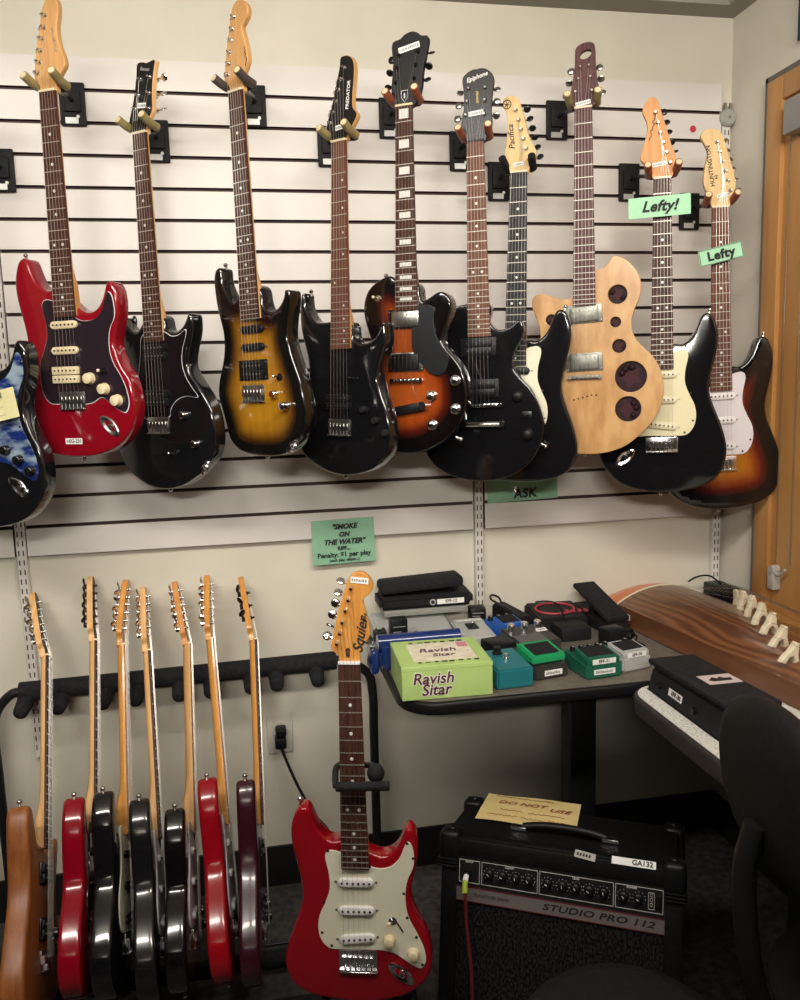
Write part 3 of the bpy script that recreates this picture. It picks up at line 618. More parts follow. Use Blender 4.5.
# --- lefty black guitar tucked behind
g = Gt('electric_guitar', 'black left handed guitar with amber headstock, mostly hidden behind the plain black single cutaway', (518.5, 172), (513.5, 437), yaw=30, group=HUNG, tail=764, lefty=True); G7 = g
g.body(g.tm(lowered(SB, 20, 22)), BLK); strat_hw(g, SPF, MINT, PLB, PLB, [(68, 611), (119, 641)], jack=False)
g.neck(EBON, MAPB, 'dot')
hd = g.up(g.crop([(490, 912), (470, 860), (455, 825), (440, 780), (452, 640), (462, 500), (448, 420), (422, 370), (426, 320), (465, 287), (520, 290), (552, 320), (568, 370), (592, 450), (612, 540), (645, 640), (690, 730), (680, 790), (640, 850), (615, 912)], 450, 60, 8), -5)
g.head(hd, MAPB); g.tuners([tuple(g.un(450+x/8, 60+y/8, -5)) for x, y in ((632, 785), (610, 708), (590, 632), (570, 556), (550, 480), (527, 402))], (24, -6), NIK, bm_=BKM); g.strings([0, 1, 2, 3, 4, 5][::1], 648)
g.sticker(518.5, 164, 26, 9, None, -3.5, 8)
g.writing('Pacifica', 511.5, 137, 96, 20, INK)
bm = bmesh.new(); u, v = g.un(507, 104.5, -4); R_ = [g.L(u+10*math.cos(a), v+10*math.sin(a), -3.8) for a in [2*PI*i/20 for i in range(21)]]; tube(bm, R_, .0011, 4)
for k in range(6): a = k*PI/3+.26; tube(bm, [g.L(u, v, -3.8), g.L(u+7*math.cos(a), v+7*math.sin(a), -3.8)], .0009, 4)
obj('tuning_fork_emblem', bm, INK, g.root)
# --- natural wood guitar with round holes
g = Gt('electric_guitar', 'natural maple topped guitar with round dark wells and a holed plum headstock', (583.3, 107.5), (584.5, 377), yaw=27, group=HUNG, tail=832, fend=470); G8 = g
px = g.crop([(332, 100), (372, 85), (402, 55), (420, 29), (445, 31), (492, 56), (531, 105), (552, 160), (546, 230), (521, 290), (508, 350), (520, 410), (560, 460), (608, 508), (640, 560), (657, 630), (655, 700), (632, 770), (590, 830), (535, 885), (475, 928), (400, 955), (320, 965), (250, 962), (180, 950), (110, 920), (40, 870), (-15, 800), (-38, 720), (-30, 640), (10, 560), (55, 490), (73, 430), (68, 365), (50, 315), (34, 270), (38, 230), (65, 210), (110, 215), (150, 230), (195, 235), (238, 226), (284, 222), (320, 150)], 525, 250, 4.76)
holes = [((441, 211), 45), ((431, 343), 25), ((448, 457), 33), ((504, 603), 75), ((491, 757), 62), ((125, 333), 27), ((122, 395), 17), ((150, 640), 26)]
uvb = g.sil(px, 40); ol = cr(g.xz(uvb), 5)
hs = []
for (x, y), r in holes:
    c = g.un(525+x/4.76, 250+y/4.76, g.bt); hs.append((c, r/4.76*2.46))
circ = lambda c, r, n=32: [Vector((c.x/1000+r/1000*math.cos(2*PI*i/n), (g.tail-c.y)/1000+r/1000*math.sin(2*PI*i/n))) for i in range(n)]
me = curve_mesh([ol]+[circ(c, r) for c, r in hs], .012, .0015); me.transform(Matrix.Translation((0, .010+.006, 0)) @ ROT); o = link('body', me, ASH, g.root, 40)
me = curve_mesh([ol], .026, .003); me.transform(Matrix.Translation((0, .022+.013, 0)) @ ROT); link('body_back', me, MAHO, g.root, 40)
for c, r in hs:
    bm = bmesh.new()
    lathe(bm, [(0, 0), (r*.999/1000, 0), (r*.999/1000, .0006), (0, .0006)], Matrix.Translation(g.L(c.x, c.y, g.bt-9)) @ ROT, 24)
    for k in range(3 if r > 20 else 1):
        a = random.uniform(0, 6.28); q = r*.62; ball(bm, g.L(c.x+q*math.cos(a+k*1.1), c.y+q*math.sin(a+k*1.1), g.bt-9), min(r*.26, 9)/1000, n=10)
    n = 5; star = [g.L(c.x+r*(.8 if i % 2 == 0 else .45)*math.cos(PI*i/n+.5), c.y+r*(.8 if i % 2 == 0 else .45)*math.sin(PI*i/n+.5), g.bt-8.2) for i in range(2*n)]
    prism(bm, star, (0, .0008, 0), 1); obj('well', bm, [mat('plum_well', (.020, .007, .010), .6, spec=.2), mat('dark_red_star', (.045, .012, .016), .6, spec=.2)], g.root, 40)
PEW = noisy('pewter', (.17, .17, .15), (.26, .26, .23), sc=60, rough=.42, metal=.6)
u, v = g.un(584, 314, g.bt+5); g.hum(u, v, PEW, PEW, True, ang=-3); u, v = g.un(584.5, 362, g.bt+5); g.hum(u, v, PEW, PEW, True, ang=-2)
u, v = g.un(584.8, 377, g.bt+6); g.tom(u, v, PEW, 80)
bm = bmesh.new()
for i in range(6): u, v = g.un(574+i*4.4, 400-i*1.2-(0 if i < 5 else -1), g.bt); cyl(bm, g.L(u, v, g.bt-.5), g.L(u, v, g.bt+1), .0022, n=8)
obj('string_ferrules', bm, BKM, g.root)
g.button(*g.un(585, 452, -30), 0, 1)
g.neck(ROSEP, MAHO, None)
hd = g.up(g.crop([(240, 785), (215, 745), (205, 690), (208, 620), (231, 480), (247, 350), (250, 250), (256, 188), (290, 150), (350, 123), (400, 118), (438, 132), (452, 175), (456, 300), (472, 480), (498, 620), (478, 715), (420, 762)], 550, 30, 10), -5)
hc = g.un(585.5, 54.3, -5); hh = [(hc.x+14.5*math.cos(a)*math.cos(.35)-9.5*math.sin(a)*math.sin(.35), hc.y-14.5*math.cos(a)*math.sin(.35)-9.5*math.sin(a)*math.cos(.35)) for a in [2*PI*i/28 for i in range(28)]]
g.head(hd, ROSEP, holes=[hh]); g.tuners([tuple(g.un(*p_, -5)) for p_ in ((575.5, 92.5), (578.5, 79.5), (580.5, 67.5), (592, 91), (590.5, 77.5), (589, 66))], offs33(24), CHR, bm_=NIK); g.strings(ORD33, 648, 14, sp1=52)
g.sticker(583, 103, 36, 10, None, -3, 8)
# --- black lefty with cream pickguard
g = Gt('electric_guitar', 'black left handed guitar with cream pickguard and orange pointed headstock', (662.5, 178), (662, 440), yaw=23, Y=-.262, lean=-.004, group=HUNG, lefty=True); G10 = g
g.body(g.tm(SBF), BLK); strat_hw(g, SPF, mat('aged_cream_pickguard', (.70, .64, .42), .35), mat('aged_cream_cover', (.68, .62, .42), .35), CRM, [(48, 600), (90, 628), (119, 652)])
g.neck(ROSE, MAPO)
hd = g.up(g.crop([(183, 492), (176, 445), (140, 412), (114, 386), (130, 310), (150, 232), (150, 182), (126, 125), (130, 95), (160, 48), (182, 38), (206, 52), (222, 92), (250, 180), (286, 300), (312, 375), (302, 440), (284, 487)], 620, 90, 5.557), -5)
g.head(hd, MAPO); g.tuners([tuple(g.un(620+x/5.557, 90+y/5.557, -5)) for x, y in ((278, 405), (258, 347), (240, 293), (224, 238), (211, 184), (196, 127))], (22, -5), NIK, bm_=BKM); g.strings([0, 1, 2, 3, 4, 5], 655)
g.sticker(659.5, 164, 34, 10, None, -3.5, 8)
bm = bmesh.new(); u, v = g.un(649.5, 141, -4); scrawl(bm, g.L(u, v, -3.6), .062, .008, (.22, 0, .975), (.975, 0, -.22), 7, .0007); obj('script_logo', bm, INK, g.root)
# --- sunburst lefty by the corner
SBM = burst('three_tone_sunburst', [(0, (.003, .003, .004)), (34, (.005, .004, .004)), (52, (.085, .007, .006)), (70, (.22, .045, .007)), (100, (.40, .14, .014))])
g = Gt('electric_guitar', 'sunburst left handed guitar with white pickguard, nearest the corner and wood window', (720.5, 207), (722, 463), yaw=15, Y=-.232, lean=.0, group=HUNG, lefty=True); G11 = g
g.body(g.tm(SBF), SBM, attr=True); strat_hw(g, SPF, WPG, WHT, WHT, [(48, 600), (90, 628), (119, 652)])
g.neck(ROSEB, MAPB)
hd = g.up(g.crop([(514, 650), (500, 600), (466, 522), (474, 430), (490, 345), (466, 292), (450, 258), (468, 226), (510, 214), (550, 224), (572, 255), (602, 350), (640, 490), (642, 545), (612, 605), (611, 650)], 620, 90, 5.557), -5)
g.head(hd, MAPB); g.tuners([tuple(g.un(620+x/5.557, 90+y/5.557, -5)) for x, y in ((614, 558), (600, 503), (585, 450), (569, 397), (554, 344), (539, 290))], (24, -6), NIK, bm_=CHR); g.strings([0, 1, 2, 3, 4, 5], 655)
g.sticker(723, 195, 30, 9, None, -3.5, 8); g.writing('HUNTINGTON', 710.5, 166, 97, 15, INK, shear=0)
g.writing('H', 716.5, 177, 97, 13, INK, shear=0)
# ------------------------------------------------------------------ hangers
hanger(G0, 'black wall hanger plate at the left edge of the photo', PLB, (2, 171))
hanger(G1, 'hanger with olive prongs holding the red guitar', OLIVE, (73, 105))
hanger(G2, 'hanger with olive prongs under the black three a side headstock', OLIVE, (157, 142))
hanger(G3, 'hanger with brown prongs holding the yellow sunburst guitar', mat('dark_brown_rubber', (.06, .045, .04), .5), (254, 107))
hanger(G4, 'hanger with olive prongs under the black inline headstock', OLIVE, (329, 147))
hanger(G5, 'hanger with red brown prongs holding the orange sunburst guitar', BRICK, (390, 119))
hanger(G6, 'hanger with red brown prongs holding the plain black single cutaway', BRICK, (460, 152))
hanger(G7, 'hanger with black foam prongs holding the amber headstock', FOAM, (498, 182))
hanger(G8, 'hanger with olive prongs holding the natural maple guitar', OLIVE, (556, 121))
hanger(G10, 'hanger with red brown prongs behind the Lefty! paper', BRICK, (628, 183))
hanger(G11, 'hanger with red brown prongs nearest the room corner', BRICK, (688, 212))
# ------------------------------------------------------------------ paper tags hung on guitars
def paper(name, label, cat, corners, m, g, t, lines, border=False, th=.0006):
    """corners: TL, TR, BR, BL pixels on plane t of guitar g (g None: slatwall plane y=t)"""
    P = [g.W(*g.un(x, y, t), t) for x, y in corners] if g else [onY(x, y, t) for x, y in corners]
    c = sum(P, Vector())/4; ex = ((P[1]-P[0])+(P[2]-P[3])).normalized(); nz = ex.cross((P[0]-P[3])).normalized(); ey = nz.cross(ex)
    if nz.dot(CP-c) < 0: nz = -nz
    w = ((P[1]-P[0]).length+(P[2]-P[3]).length)/2; h = ((P[0]-P[3]).length+(P[1]-P[2]).length)/2
    mt = Matrix((ex, ey, nz)).transposed().to_4x4(); mt.translation = c
    e = empty(name, label, cat, mt)
    bm = bmesh.new(); n = 6; V = [[bm.verts.new((w*(i/n-.5), h*(j-.5), .0012*math.sin(i*1.3))) for i in range(n+1)] for j in range(2)]
    for i in range(n): bm.faces.new((V[0][i], V[0][i+1], V[1][i+1], V[1][i]))
    r = bmesh.ops.extrude_face_region(bm, geom=bm.faces[:]); bmesh.ops.translate(bm, verts=[v for v in r['geom'] if isinstance(v, bmesh.types.BMVert)], vec=(0, 0, -th))
    obj('sheet', bm, m, e, None)
    for s, x, y, size, kw in lines: text(s, size*h, kw.pop('m', INK), Matrix.Translation((x*w, y*h, .0016)), e, **kw)
    if border:
        bm = bmesh.new(); a, b = w*.485, h*.46
        for p, q in (((-a, -b), (a, -b)), ((a, -b), (a, b)), ((a, b), (-a, b)), ((-a, b), (-a, -b))): tube(bm, [(*p, .0022), (*q, .0022)], .0006, 4)
        obj('printed_border', bm, INK, e, None)
    return e
paper('lefty_tag', 'mint paper strip reading Lefty! hung across the black left handed guitar neck', 'tag', [(628, 198.5), (690.5, 193.5), (691, 213), (629, 220)], PAPG, G10, 14, [('Lefty!', 0, 0, .72, dict(bold=.0012, shear=.3, space=1.05))])
paper('lefty_tag', 'bordered mint paper reading Lefty on the sunburst left handed guitar neck', 'tag', [(698, 251.5), (741, 241), (744, 256), (700.5, 267.5)], PAPG, G11, 14, [('Lefty', 0, -.02, .78, dict(bold=.0014, space=1.12))], True)
paper('reserve_tag', 'cream yellow tag reading RESERVE on the guitar at the left edge', 'tag', [(-30, 397), (15, 387), (18, 416), (-27, 428)], PAPC, G0, 14, [('RESERVE', .0, .32, .22, dict(bold=.0004)), ('________', .0, .02, .2, dict(m=INKG)), ('________', .0, -.25, .2, dict(m=INKG))])
paper('ask_card', 'sage green card reading ASK behind the black guitars', 'sign', [(487, 462), (556.5, 456), (557.5, 498), (487, 503)], PAPD, None, -.004, [('ASK', .03, -.33, .30, dict(bold=.0014, shear=.12, space=1.08))])
paper('riff_sign', 'sage green sign about the Smoke on the Water riff at the panel bottom', 'sign', [(311, 521.3), (373.5, 516.5), (375.5, 560.5), (313, 566)], PAPD, None, -.004,
      [('"SMOKE', .02, .33, .155, dict(bold=.0009, shear=.3)), ('ON', .01, .155, .145, dict(bold=.0009, shear=.3)), ('THE WATER"', .01, -.01, .155, dict(bold=.0009, shear=.3)), ('RIFF...', 0, -.155, .115, dict(bold=.0006)), ('Penalty: $1 per play', .0, -.295, .15, dict(bold=.0006)), ('(each play, player...)', 0, -.415, .085, dict(bold=.0003))])
# ------------------------------------------------------------------ room shell
WALLM = noisy('cream_wall_paint', (.585, .555, .465), (.625, .59, .495), sc=6, rough=.75)
WALLR = noisy('warm_grey_wall_paint', (.60, .565, .49), (.63, .595, .515), sc=6, rough=.75)
CEIL = noisy('ceiling_tile', (.62, .60, .55), (.72, .70, .65), sc=90, rough=.95)
FLOOR = noisy('dark_carpet_tile', (.030, .027, .027), (.075, .068, .065), sc=45, rough=.95, bump=.4, detail=6)
def slab(name, lo, hi, m):
    bm = bmesh.new(); box(bm, lo, hi); o = obj(name, bm, m, None, None); return struct(o)
RX = 1.985; WY = .019; HC = 2.44
slab('floor', (-3, -5.5, -.05), (RX+.1, WY+.1, 0), FLOOR)
slab('ceiling', (-3, -5.5, HC), (RX+.1, WY+.1, HC+.08), CEIL)
slab('wall_back', (-3, WY, 0), (RX, WY+.1, HC), WALLM)
slab('wall_right', (RX, -5.5, 0), (RX+.1, WY+.1, HC), WALLR)
DARKW = mat('charcoal_wall_paint', (.07, .066, .06), .8)
slab('wall_left', (-3.1, -5.5, 0), (-3, WY+.1, HC), DARKW)
slab('wall_front', (-3, -5.6, 0), (RX, -5.5, HC), DARKW)
BB = mat('black_vinyl_baseboard', (.010, .010, .010), .5)
slab('baseboard_back', (-3, WY-.008, 0), (RX, WY, .12), BB)
slab('baseboard_right', (RX-.008, -5.5, 0), (RX, WY-.008, .12), BB)
TRIM = mat('grey_ceiling_trim', (.30, .29, .25), .7)
slab('trim_1', (-3, WY-.075, 2.412), (RX, WY, HC), TRIM); slab('trim_2', (RX-.06, -5.5, 2.412), (RX, WY-.075, HC), TRIM)
# ------------------------------------------------------------------ slatwall panels
LAM = noisy('white_laminate', (.595, .565, .535), (.635, .605, .57), sc=3, rough=.38)
MDF = mat('brown_fibreboard', (.062, .035, .028), .8)
def slatwall(x0, x1, label, z0=1.011, n=16):
    e = empty('slatwall_panel', label, 'slatwall panel', loc=((x0+x1)/2, 0, z0)); w = (x1-x0)/2
    bm = bmesh.new(); box(bm, (-w, .0115, 0), (w, .0185, n*.0762), 0); obj('backing_board', bm, MDF, e, None)
    bm = bmesh.new()
    for k in range(n):
        a = k*.0762+(.0045 if k else 0); b = (k+1)*.0762-(.0045 if k < n-1 else 0)
        vs = box(bm, (-w, 0, a), (w, .0118, b), 1)
    bm.faces.ensure_lookup_table()
    for f in bm.faces:
        if f.normal.y < -.9 or (f.normal.z > .9 and f.calc_center_median().z > n*.0762-.01): f.material_index = 0
    bm.normal_update()
    for f in bm.faces: f.material_index = 0 if f.normal.y < -.9 else 1
    obj('slat_face', bm, [LAM, MDF], e, None)
    return e
slatwall(-1.3, -.016, 'white slatwall panel cut by the left edge of the photo')
slatwall(.016, 1.204, 'wide white slatwall panel between the left and middle slotted standards')
slatwall(1.238, 1.944, 'white slatwall panel between the middle slotted standard and the corner')
def standard(x, z0, z1, label, cap=False):
    e = empty('shelf_standard', label, 'shelf standard', loc=(x, 0, z0), group='slotted shelf standards'); h = z1-z0
    bm = bmesh.new(); prism(bm, [(-.0125, .0189, 0), (-.0125, .002, 0), (-.010, -.001, 0), (.010, -.001, 0), (.0125, .002, 0), (.0125, .0189, 0)], (0, 0, h)); obj('channel', bm, mat('white_enamelled_steel', (.60, .58, .54), .4), e, None)
    bm = bmesh.new(); z = .02
    while z < h-.02:
        for g in (-1, 1): box(bm, (g*.0055-.0016, -.0014, z), (g*.0055+.0016, -.0008, z+.014))
        z += .025
    obj('slots', bm, MDF, e, None)
    if cap:
        bm = bmesh.new(); lathe(bm, [(.024, 0), (.024, .006), (.019, .012), (0, .012)], Matrix.Translation((0, -.001, h+.01)) @ ROT, 20); o = obj('round_cap', bm, mat('grey_plastic', (.30, .30, .27), .5), e); bm = bmesh.new(); cyl(bm, (0, -.012, h+.01), (0, -.0145, h+.01), .004, n=10); box(bm, (-.012, -.006, h+.024), (-.004, -.001, h+.05)); box(bm, (.004, -.006, h+.024), (.012, -.001, h+.05)); obj('cap_clip', bm, NIK, o)
standard(0, .468, 2.22, 'left white slotted standard rising behind the guitar rack')
standard(1.221, .62, 2.22, 'middle white slotted standard behind the pedal table')
standard(1.961, .60, 2.13, 'right white slotted standard in the room corner topped by a grey disc', True)
bm = bmesh.new(); p = onY(693, 129, -.0004); cyl(bm, (0, 0, 0), (0, -.0006, 0), .0095, n=24); o = obj('dot_sticker', bm, mat('red_sticker', (.45, .03, .06), .5), None, None); o.location = p; tag(o, 'small round red sticker on the slatwall by the corner', 'sticker')
# ------------------------------------------------------------------ right wall: wood window surround and roller shade
OAK = noisy('golden_oak', (.36, .165, .045), (.47, .235, .075), (9, 9, 1.2), 2.4, .45, detail=6)
bm = bmesh.new(); box(bm, (RX-.022, -.242, .78), (RX-.0005, -.178, 2.172), bev=.003); box(bm, (RX-.022, -2.0, 2.112), (RX-.0005, -.242, 2.172), bev=.003); struct(obj('trim_3', bm, OAK, None, 30))
bm = bmesh.new(); box(bm, (RX-.020, -.178, .78), (RX-.0005, -.168, 2.185)); box(bm, (RX-.020, -2.0, 2.172), (RX-.0005, -.168, 2.185)); struct(obj('trim_shadow_strip', bm, mat('grey_painted_shadow', (.11, .10, .09), .7), None, None))  # dark strip paints the shadow along the outer edge of the wood casing
bm = bmesh.new(); box(bm, (RX-.010, -2.0, .78), (RX-.0005, -.242, 2.112)); struct(obj('window_1', bm, noisy('oak_panel', (.36, .165, .045), (.45, .225, .070), (7, 7, .9), 2.0, .4, detail=6), None, None))
bm = bmesh.new(); box(bm, (RX-.05, -2.0, .755), (RX-.0005, -.16, .782), bev=.004); struct(obj('trim_5', bm, OAK, None, 30))
e = empty('roller_shade', 'grey cased roller shade with two bead chains in the wood window', 'roller shade', loc=(RX-.01, -.262, 2.012))
bm = bmesh.new(); box(bm, (-.038, -1.6, -.002), (-.001, -.020, .082), bev=.006); obj('cassette', bm, mat('grey_shade_case', (.28, .27, .27), .45), e)
for k, (y, zb) in enumerate(((-.010, -1.10), (-.070, -1.09))):
    bm = bmesh.new(); z = 0
    tube(bm, [(-.006, y, 0), (-.006, y, zb)], .0006, 4)
    while z > zb: bmesh.ops.create_icosphere(bm, subdivisions=1, radius=.0023, matrix=Matrix.Translation((-.006, y, z))); z -= .0065
    obj('bead_chain', bm, NIK, e)
bm = bmesh.new(); box(bm, (-.024, -.028, -1.165), (-.0005, .0, -1.115), bev=.004); cyl(bm, (-.024, -.014, -1.11), (-.002, -.014, -1.11), .012, n=16); tube(bm, cr([(-.02, -.02, -1.11), (-.02, -.045, -1.12), (-.02, -.07, -1.10)], 5, False), .004, 8); obj('chain_tensioner', bm, mat('clear_grey_plastic', (.35, .34, .31), .35), e)
bm = bmesh.new(); n = 8
V = [[bm.verts.new((-.012-.006*math.sin(j*1.1), -.5*j/n, z)) for j in range(n+1)] for z in (0, .16)]
for j in range(n): bm.faces.new((V[0][j], V[0][j+1], V[1][j+1], V[1][j]))
r = bmesh.ops.extrude_face_region(bm, geom=bm.faces[:]); bmesh.ops.translate(bm, verts=[v for v in r['geom'] if isinstance(v, bmesh.types.BMVert)], vec=(.004, 0, 0))
o = obj('wall_banner', bm, mat('navy_cloth', (.02, .045, .085), .8), None, 60); o.location = (RX-.002, -.282, 2.235); tag(o, 'navy cloth banner on the right wall above the wood window', 'banner')
# ------------------------------------------------------------------ outlet and power cord
p = onY(280, 733, WY-.001)
e = empty('wall_outlet', 'white wall outlet behind the guitar rack', 'outlet', loc=(p.x, WY-.0005, p.z-.057))
bm = bmesh.new(); box(bm, (-.036, -.006, 0), (.036, 0, .116), bev=.003); obj('cover_plate', bm, mat('ivory_plate', (.55, .52, .45), .4), e)
for z in (.038, .078):
    bm = bmesh.new(); cyl(bm, (0, -.004, z), (0, -.0085, z), .0165, n=20); [box(bm, (g*.0065-.001, -.0092, z-.002), (g*.0065+.001, -.0084, z+.007), 1) for g in (-1, 1)]; obj('socket', bm, [mat('ivory_plate', (.55, .52, .45), .4), INK], e)
e2 = empty('power_cable', 'black power cable plugged into the white wall outlet', 'cable', loc=(p.x, WY-.01, p.z))
bm = bmesh.new(); box(bm, (-.016, -.042, -.028), (.016, -.0005, .004), bev=.006); box(bm, (-.013, -.04, .006), (.017, -.0005, .030), bev=.006); obj('plug', bm, PLB, e2)
pts = [onY(279, 741, -.02), onY(287, 762, -.03), onY(300, 790, -.05), onY(315, 815, -.08), onY(330, 835, -.12), Vector((.735, -.17, .04)), Vector((.72, -.20, .008)), Vector((.66, -.24, .0055)), Vector((.55, -.25, .0055))]
bm = bmesh.new(); tube(bm, [q-Vector((p.x, WY-.01, p.z)) for q in cr(pts, 8, False)], .0042, 8); obj('cable', bm, PLB, e2)
# ------------------------------------------------------------------ guitar rack with seven guitars
RY = -.052
e = empty('guitar_rack', 'black tube guitar rack with foam covered top bar, holding seven guitars', 'guitar rack', loc=(.42, RY, 0))
lc = lambda q: Vector(q)-Vector((.42, RY, 0))
A = onY(20, 692, RY); B = onY(336, 660, RY)
bm = bmesh.new(); tube(bm, [lc(A), lc(B)], .025, 16); obj('foam_bar', bm, FOAM, e, 50)
dx = (B-A)
for x in (26, 60, 102, 133, 175, 206, 246, 272, 314):
    k = (x-20)/316; c = lc(A+dx*k)+Vector((0, 0, -.012)); bm = bmesh.new()
    tube(bm, [c, c+Vector((0, -.02, -.012)), c+Vector((0, -.068, -.018)), c+Vector((0, -.074, -.018))], [.022, .021, .018, .011], 14); obj('foam_peg', bm, FOAM, e, 50)
lx, rx = onY(0, 740, RY).x, onY(374, 735, RY).x; zt = A.z
for side in (0, 1):
    a = A if side == 0 else B; x = lx-.012 if side == 0 else rx; sg = -1 if side == 0 else 1
    pts = [a, Vector((a.x+sg*.02, RY, a.z-.004)), Vector((x-sg*.012, RY, a.z-.045)), Vector((x, RY, a.z-.10)), Vector((x, RY, .45)), Vector((x, RY, .05)), Vector((x, RY-.02, .018)), Vector((x, RY-.10, .014)), Vector((x, RY-.55, .014))]
    bm = bmesh.new(); tube(bm, [lc(q) for q in cr(pts, 6, False)], .0125, 12); obj('side_frame', bm, STEEL, e, 50)
for y, z, nm in ((RY-.30, .040, 'base_bar'), (RY-.47, .040, 'base_bar')):
    bm = bmesh.new(); tube(bm, [lc((lx, y, z)), lc((rx, y, z))], .022, 12); obj(nm, bm, FOAM, e, 50)
for x in (lx, rx):
    bm = bmesh.new(); tube(bm, [lc((x, RY-.26, .014)), lc((x, RY-.30, .036)), lc((x, RY-.47, .036)), lc((x, RY-.51, .014))], .010, 10); obj('base_bracket', bm, STEEL, e, 50)
def rack_guitar(label, nut, low, bm_, neckm, fbm, headm, tun, pg=None, yaw=-76, body=SB, T=44, face=None, hw='sss', headt=FH, btnm=None, burstb=False, four=False, cover=None, sc=648, kn=BLK, tilt=0, drop=0):
    g = Gt('electric_guitar' if not four else 'bass_guitar', label, nut, low, sc, yaw=yaw, Y=-.145, lean=-.345, group='guitars standing in the floor rack', fend=440, cat='guitar'); g.tilt = tilt
    g.body(lowered(body, 20+drop, 22+drop), bm_, T, 9, burstb)
    if pg is not None: g.plate('pickguard', SPF, pg, g.bt+2, 2.4, .4)
    cover = cover or WHT
    if hw == 'sss':
        for v, a in ((481, 0), (545, 0), (610, -9)): g.single(0, v, cover, a)
    else:
        g.hum(0, 490, cover, BKM); g.hum(0, 600, cover, BKM)
    g.trem(0, 655)
    for u, v in ((68, 611), (119, 641)): g.knob(u, v, kn, 11)
    g.button(-117 if body is SB else body[6][0], (332 if body is SB else body[6][1]+18)+drop, -.2, -1, NIK); g.button(0, 763, 0, 1)
    g.neck(fbm, neckm); g.head(headt, headm, face=face, bev=.8)
    if four: g.tuners([(16, -135), (8, -98), (-2, -62)], (-30, -8), tun, btn=(14, 14, 8)); g.posts = g.posts+[(-12, -35)]; g.strings([3, 2, 1, 0], 652, n=4)
    else: g.tuners(FT, (-22, -8), tun); g.strings(ORD6, 655)
    return g
ANG = [(-30, 392), (-45, 396), (-62, 388), (-78, 368), (-92, 340), (-104, 326), (-126, 318), (-136, 330), (-140, 360), (-132, 410), (-122, 455), (-118, 500), (-124, 545), (-140, 600), (-156, 650), (-162, 690), (-150, 730), (-112, 756), (-60, 764), (0, 766), (60, 762), (112, 746), (146, 715), (158, 680), (154, 640), (140, 595), (122, 545), (116, 500), (122, 455), (130, 415), (134, 385), (128, 368), (112, 372), (98, 392), (78, 408), (55, 414), (31, 408)]
RG = [
 rack_guitar('satin brown guitar with black pickups, leftmost in the floor rack', (50, 657), (49, 945), noisy('satin_brown_wood', (.20, .062, .014), (.30, .10, .025), (50, 50, 4), 2, .4), MAP, ROSE, MAP, NIK, None, -90, ANG, 46, EBON, 'hh', HH, cover=PLB, tilt=11, drop=18),
 rack_guitar('crimson guitar with black tuners, second from left in the floor rack', (98, 642), (98, 940), REDR, MAP, ROSE, MAP, BKM, PLUM, -92, SB, 44, EBON, cover=PLB, tilt=3, drop=40),
 rack_guitar('black guitar with amber neck and pale pickguard, third from left in the floor rack', (126, 646), (133, 945), BLK, MAPA, MAPA, MAPA, CHR, MINT, -86, cover=PLB, tilt=-4, drop=18),
 rack_guitar('black guitar with maple neck and dark fretboard, fourth from left in the floor rack', (151, 652), (168, 945), mat('black_lacquer_two', (.008, .008, .008), .16, 0, .5), MAP, ROSE, MAP, CHR, WPG, -91, drop=24),
 rack_guitar('black sunburst guitar with white pickguard, fifth from left in the floor rack', (191, 645), (199, 945), burst('dark_sunburst', [(0, (.005, .004, .004)), (22, (.010, .005, .004)), (45, (.09, .025, .008)), (90, (.22, .09, .015))]), MAPH, MAPH, MAPO, CHR, WPG, -88, burstb=True, tilt=9, drop=60),
 rack_guitar('bright red guitar with amber neck, sixth from left in the floor rack', (214, 640), (240, 940), REDM, MAPA, MAPA, MAPA, CHR, WPG, -87, tilt=-2, drop=8),
 rack_guitar('dark burgundy guitar with big black tuners, rightmost in the floor rack', (257, 641), (268, 935), BURG, MAPA, ROSE, MAPA, BKM, None, -87, ANG, 42, None, 'hh', HH, cover=PLB, four=True, tilt=8, drop=8),
]
# ------------------------------------------------------------------ small red guitar on its stand
g = Gt('electric_guitar', 'small bright red guitar with parchment pickguard standing in front on its own stand', (349, 664), (357.5, 957), 578, yaw=15, tail=680, wn=40, we=52, fend=400); MI = g
g.body(g.tm([(u, v+7*min(1, max(0, (640-v)/100))) for u, v in SB]), REDM, 40)
strat_hw(g, [(u, v+5*min(1, max(0, (640-v)/100))) for u, v in SPG], MINT, WHT, CRM, [(68, 613), (119, 642)], ((481, 0), (545, 0), (610, -5)), bridge=False)
g.trem(0, 655*g.sc, W_=74, H=42)
g.toggle(76*g.sc, 568*g.sc)
bm = bmesh.new(); tube(bm, [g.L(78*g.sc, 560*g.sc, g.bt+3), g.L(98*g.sc, 592*g.sc, g.bt+3)], .0013, 6); obj('switch_slot', bm, INK, g.root)
g.neck(ROSE, MAPA, frets=20, nutm=WHT); g.head([(u*.95, v*.93) for u, v in FH], MAPA); g.tuners([(u*.95, v*.93) for u, v in FT], (-21, -8), CHR); g.strings(ORD6, 655*g.sc, vend=None)
g.sticker(359.5, 580.5, 32, 11, None, -4, -6); g.writing('Squier', 360.5, 635, 80, 26, INK, shear=.35, bold=.0006); g.writing('MINI', 365, 618, 80, 8, INK, shear=.2)
bm = bmesh.new(); cyl(bm, g.L(-2, -24, -5.3), g.L(-2, -24, -4.2), .0045, n=12); ball(bm, g.L(-2, -17, -5), .005, sc=(.7, .4, 1.4)); obj('truss_rod_slot', bm, mat('dark_wood', (.05, .02, .01), .5), g.root)
b0 = g.W(0, 700, -70); e = empty('guitar_stand', 'black guitar stand with foam neck yoke holding the small red guitar', 'guitar stand', loc=(b0.x, b0.y, 0))
lc = lambda q: Vector(q)-Vector((b0.x, b0.y, 0))
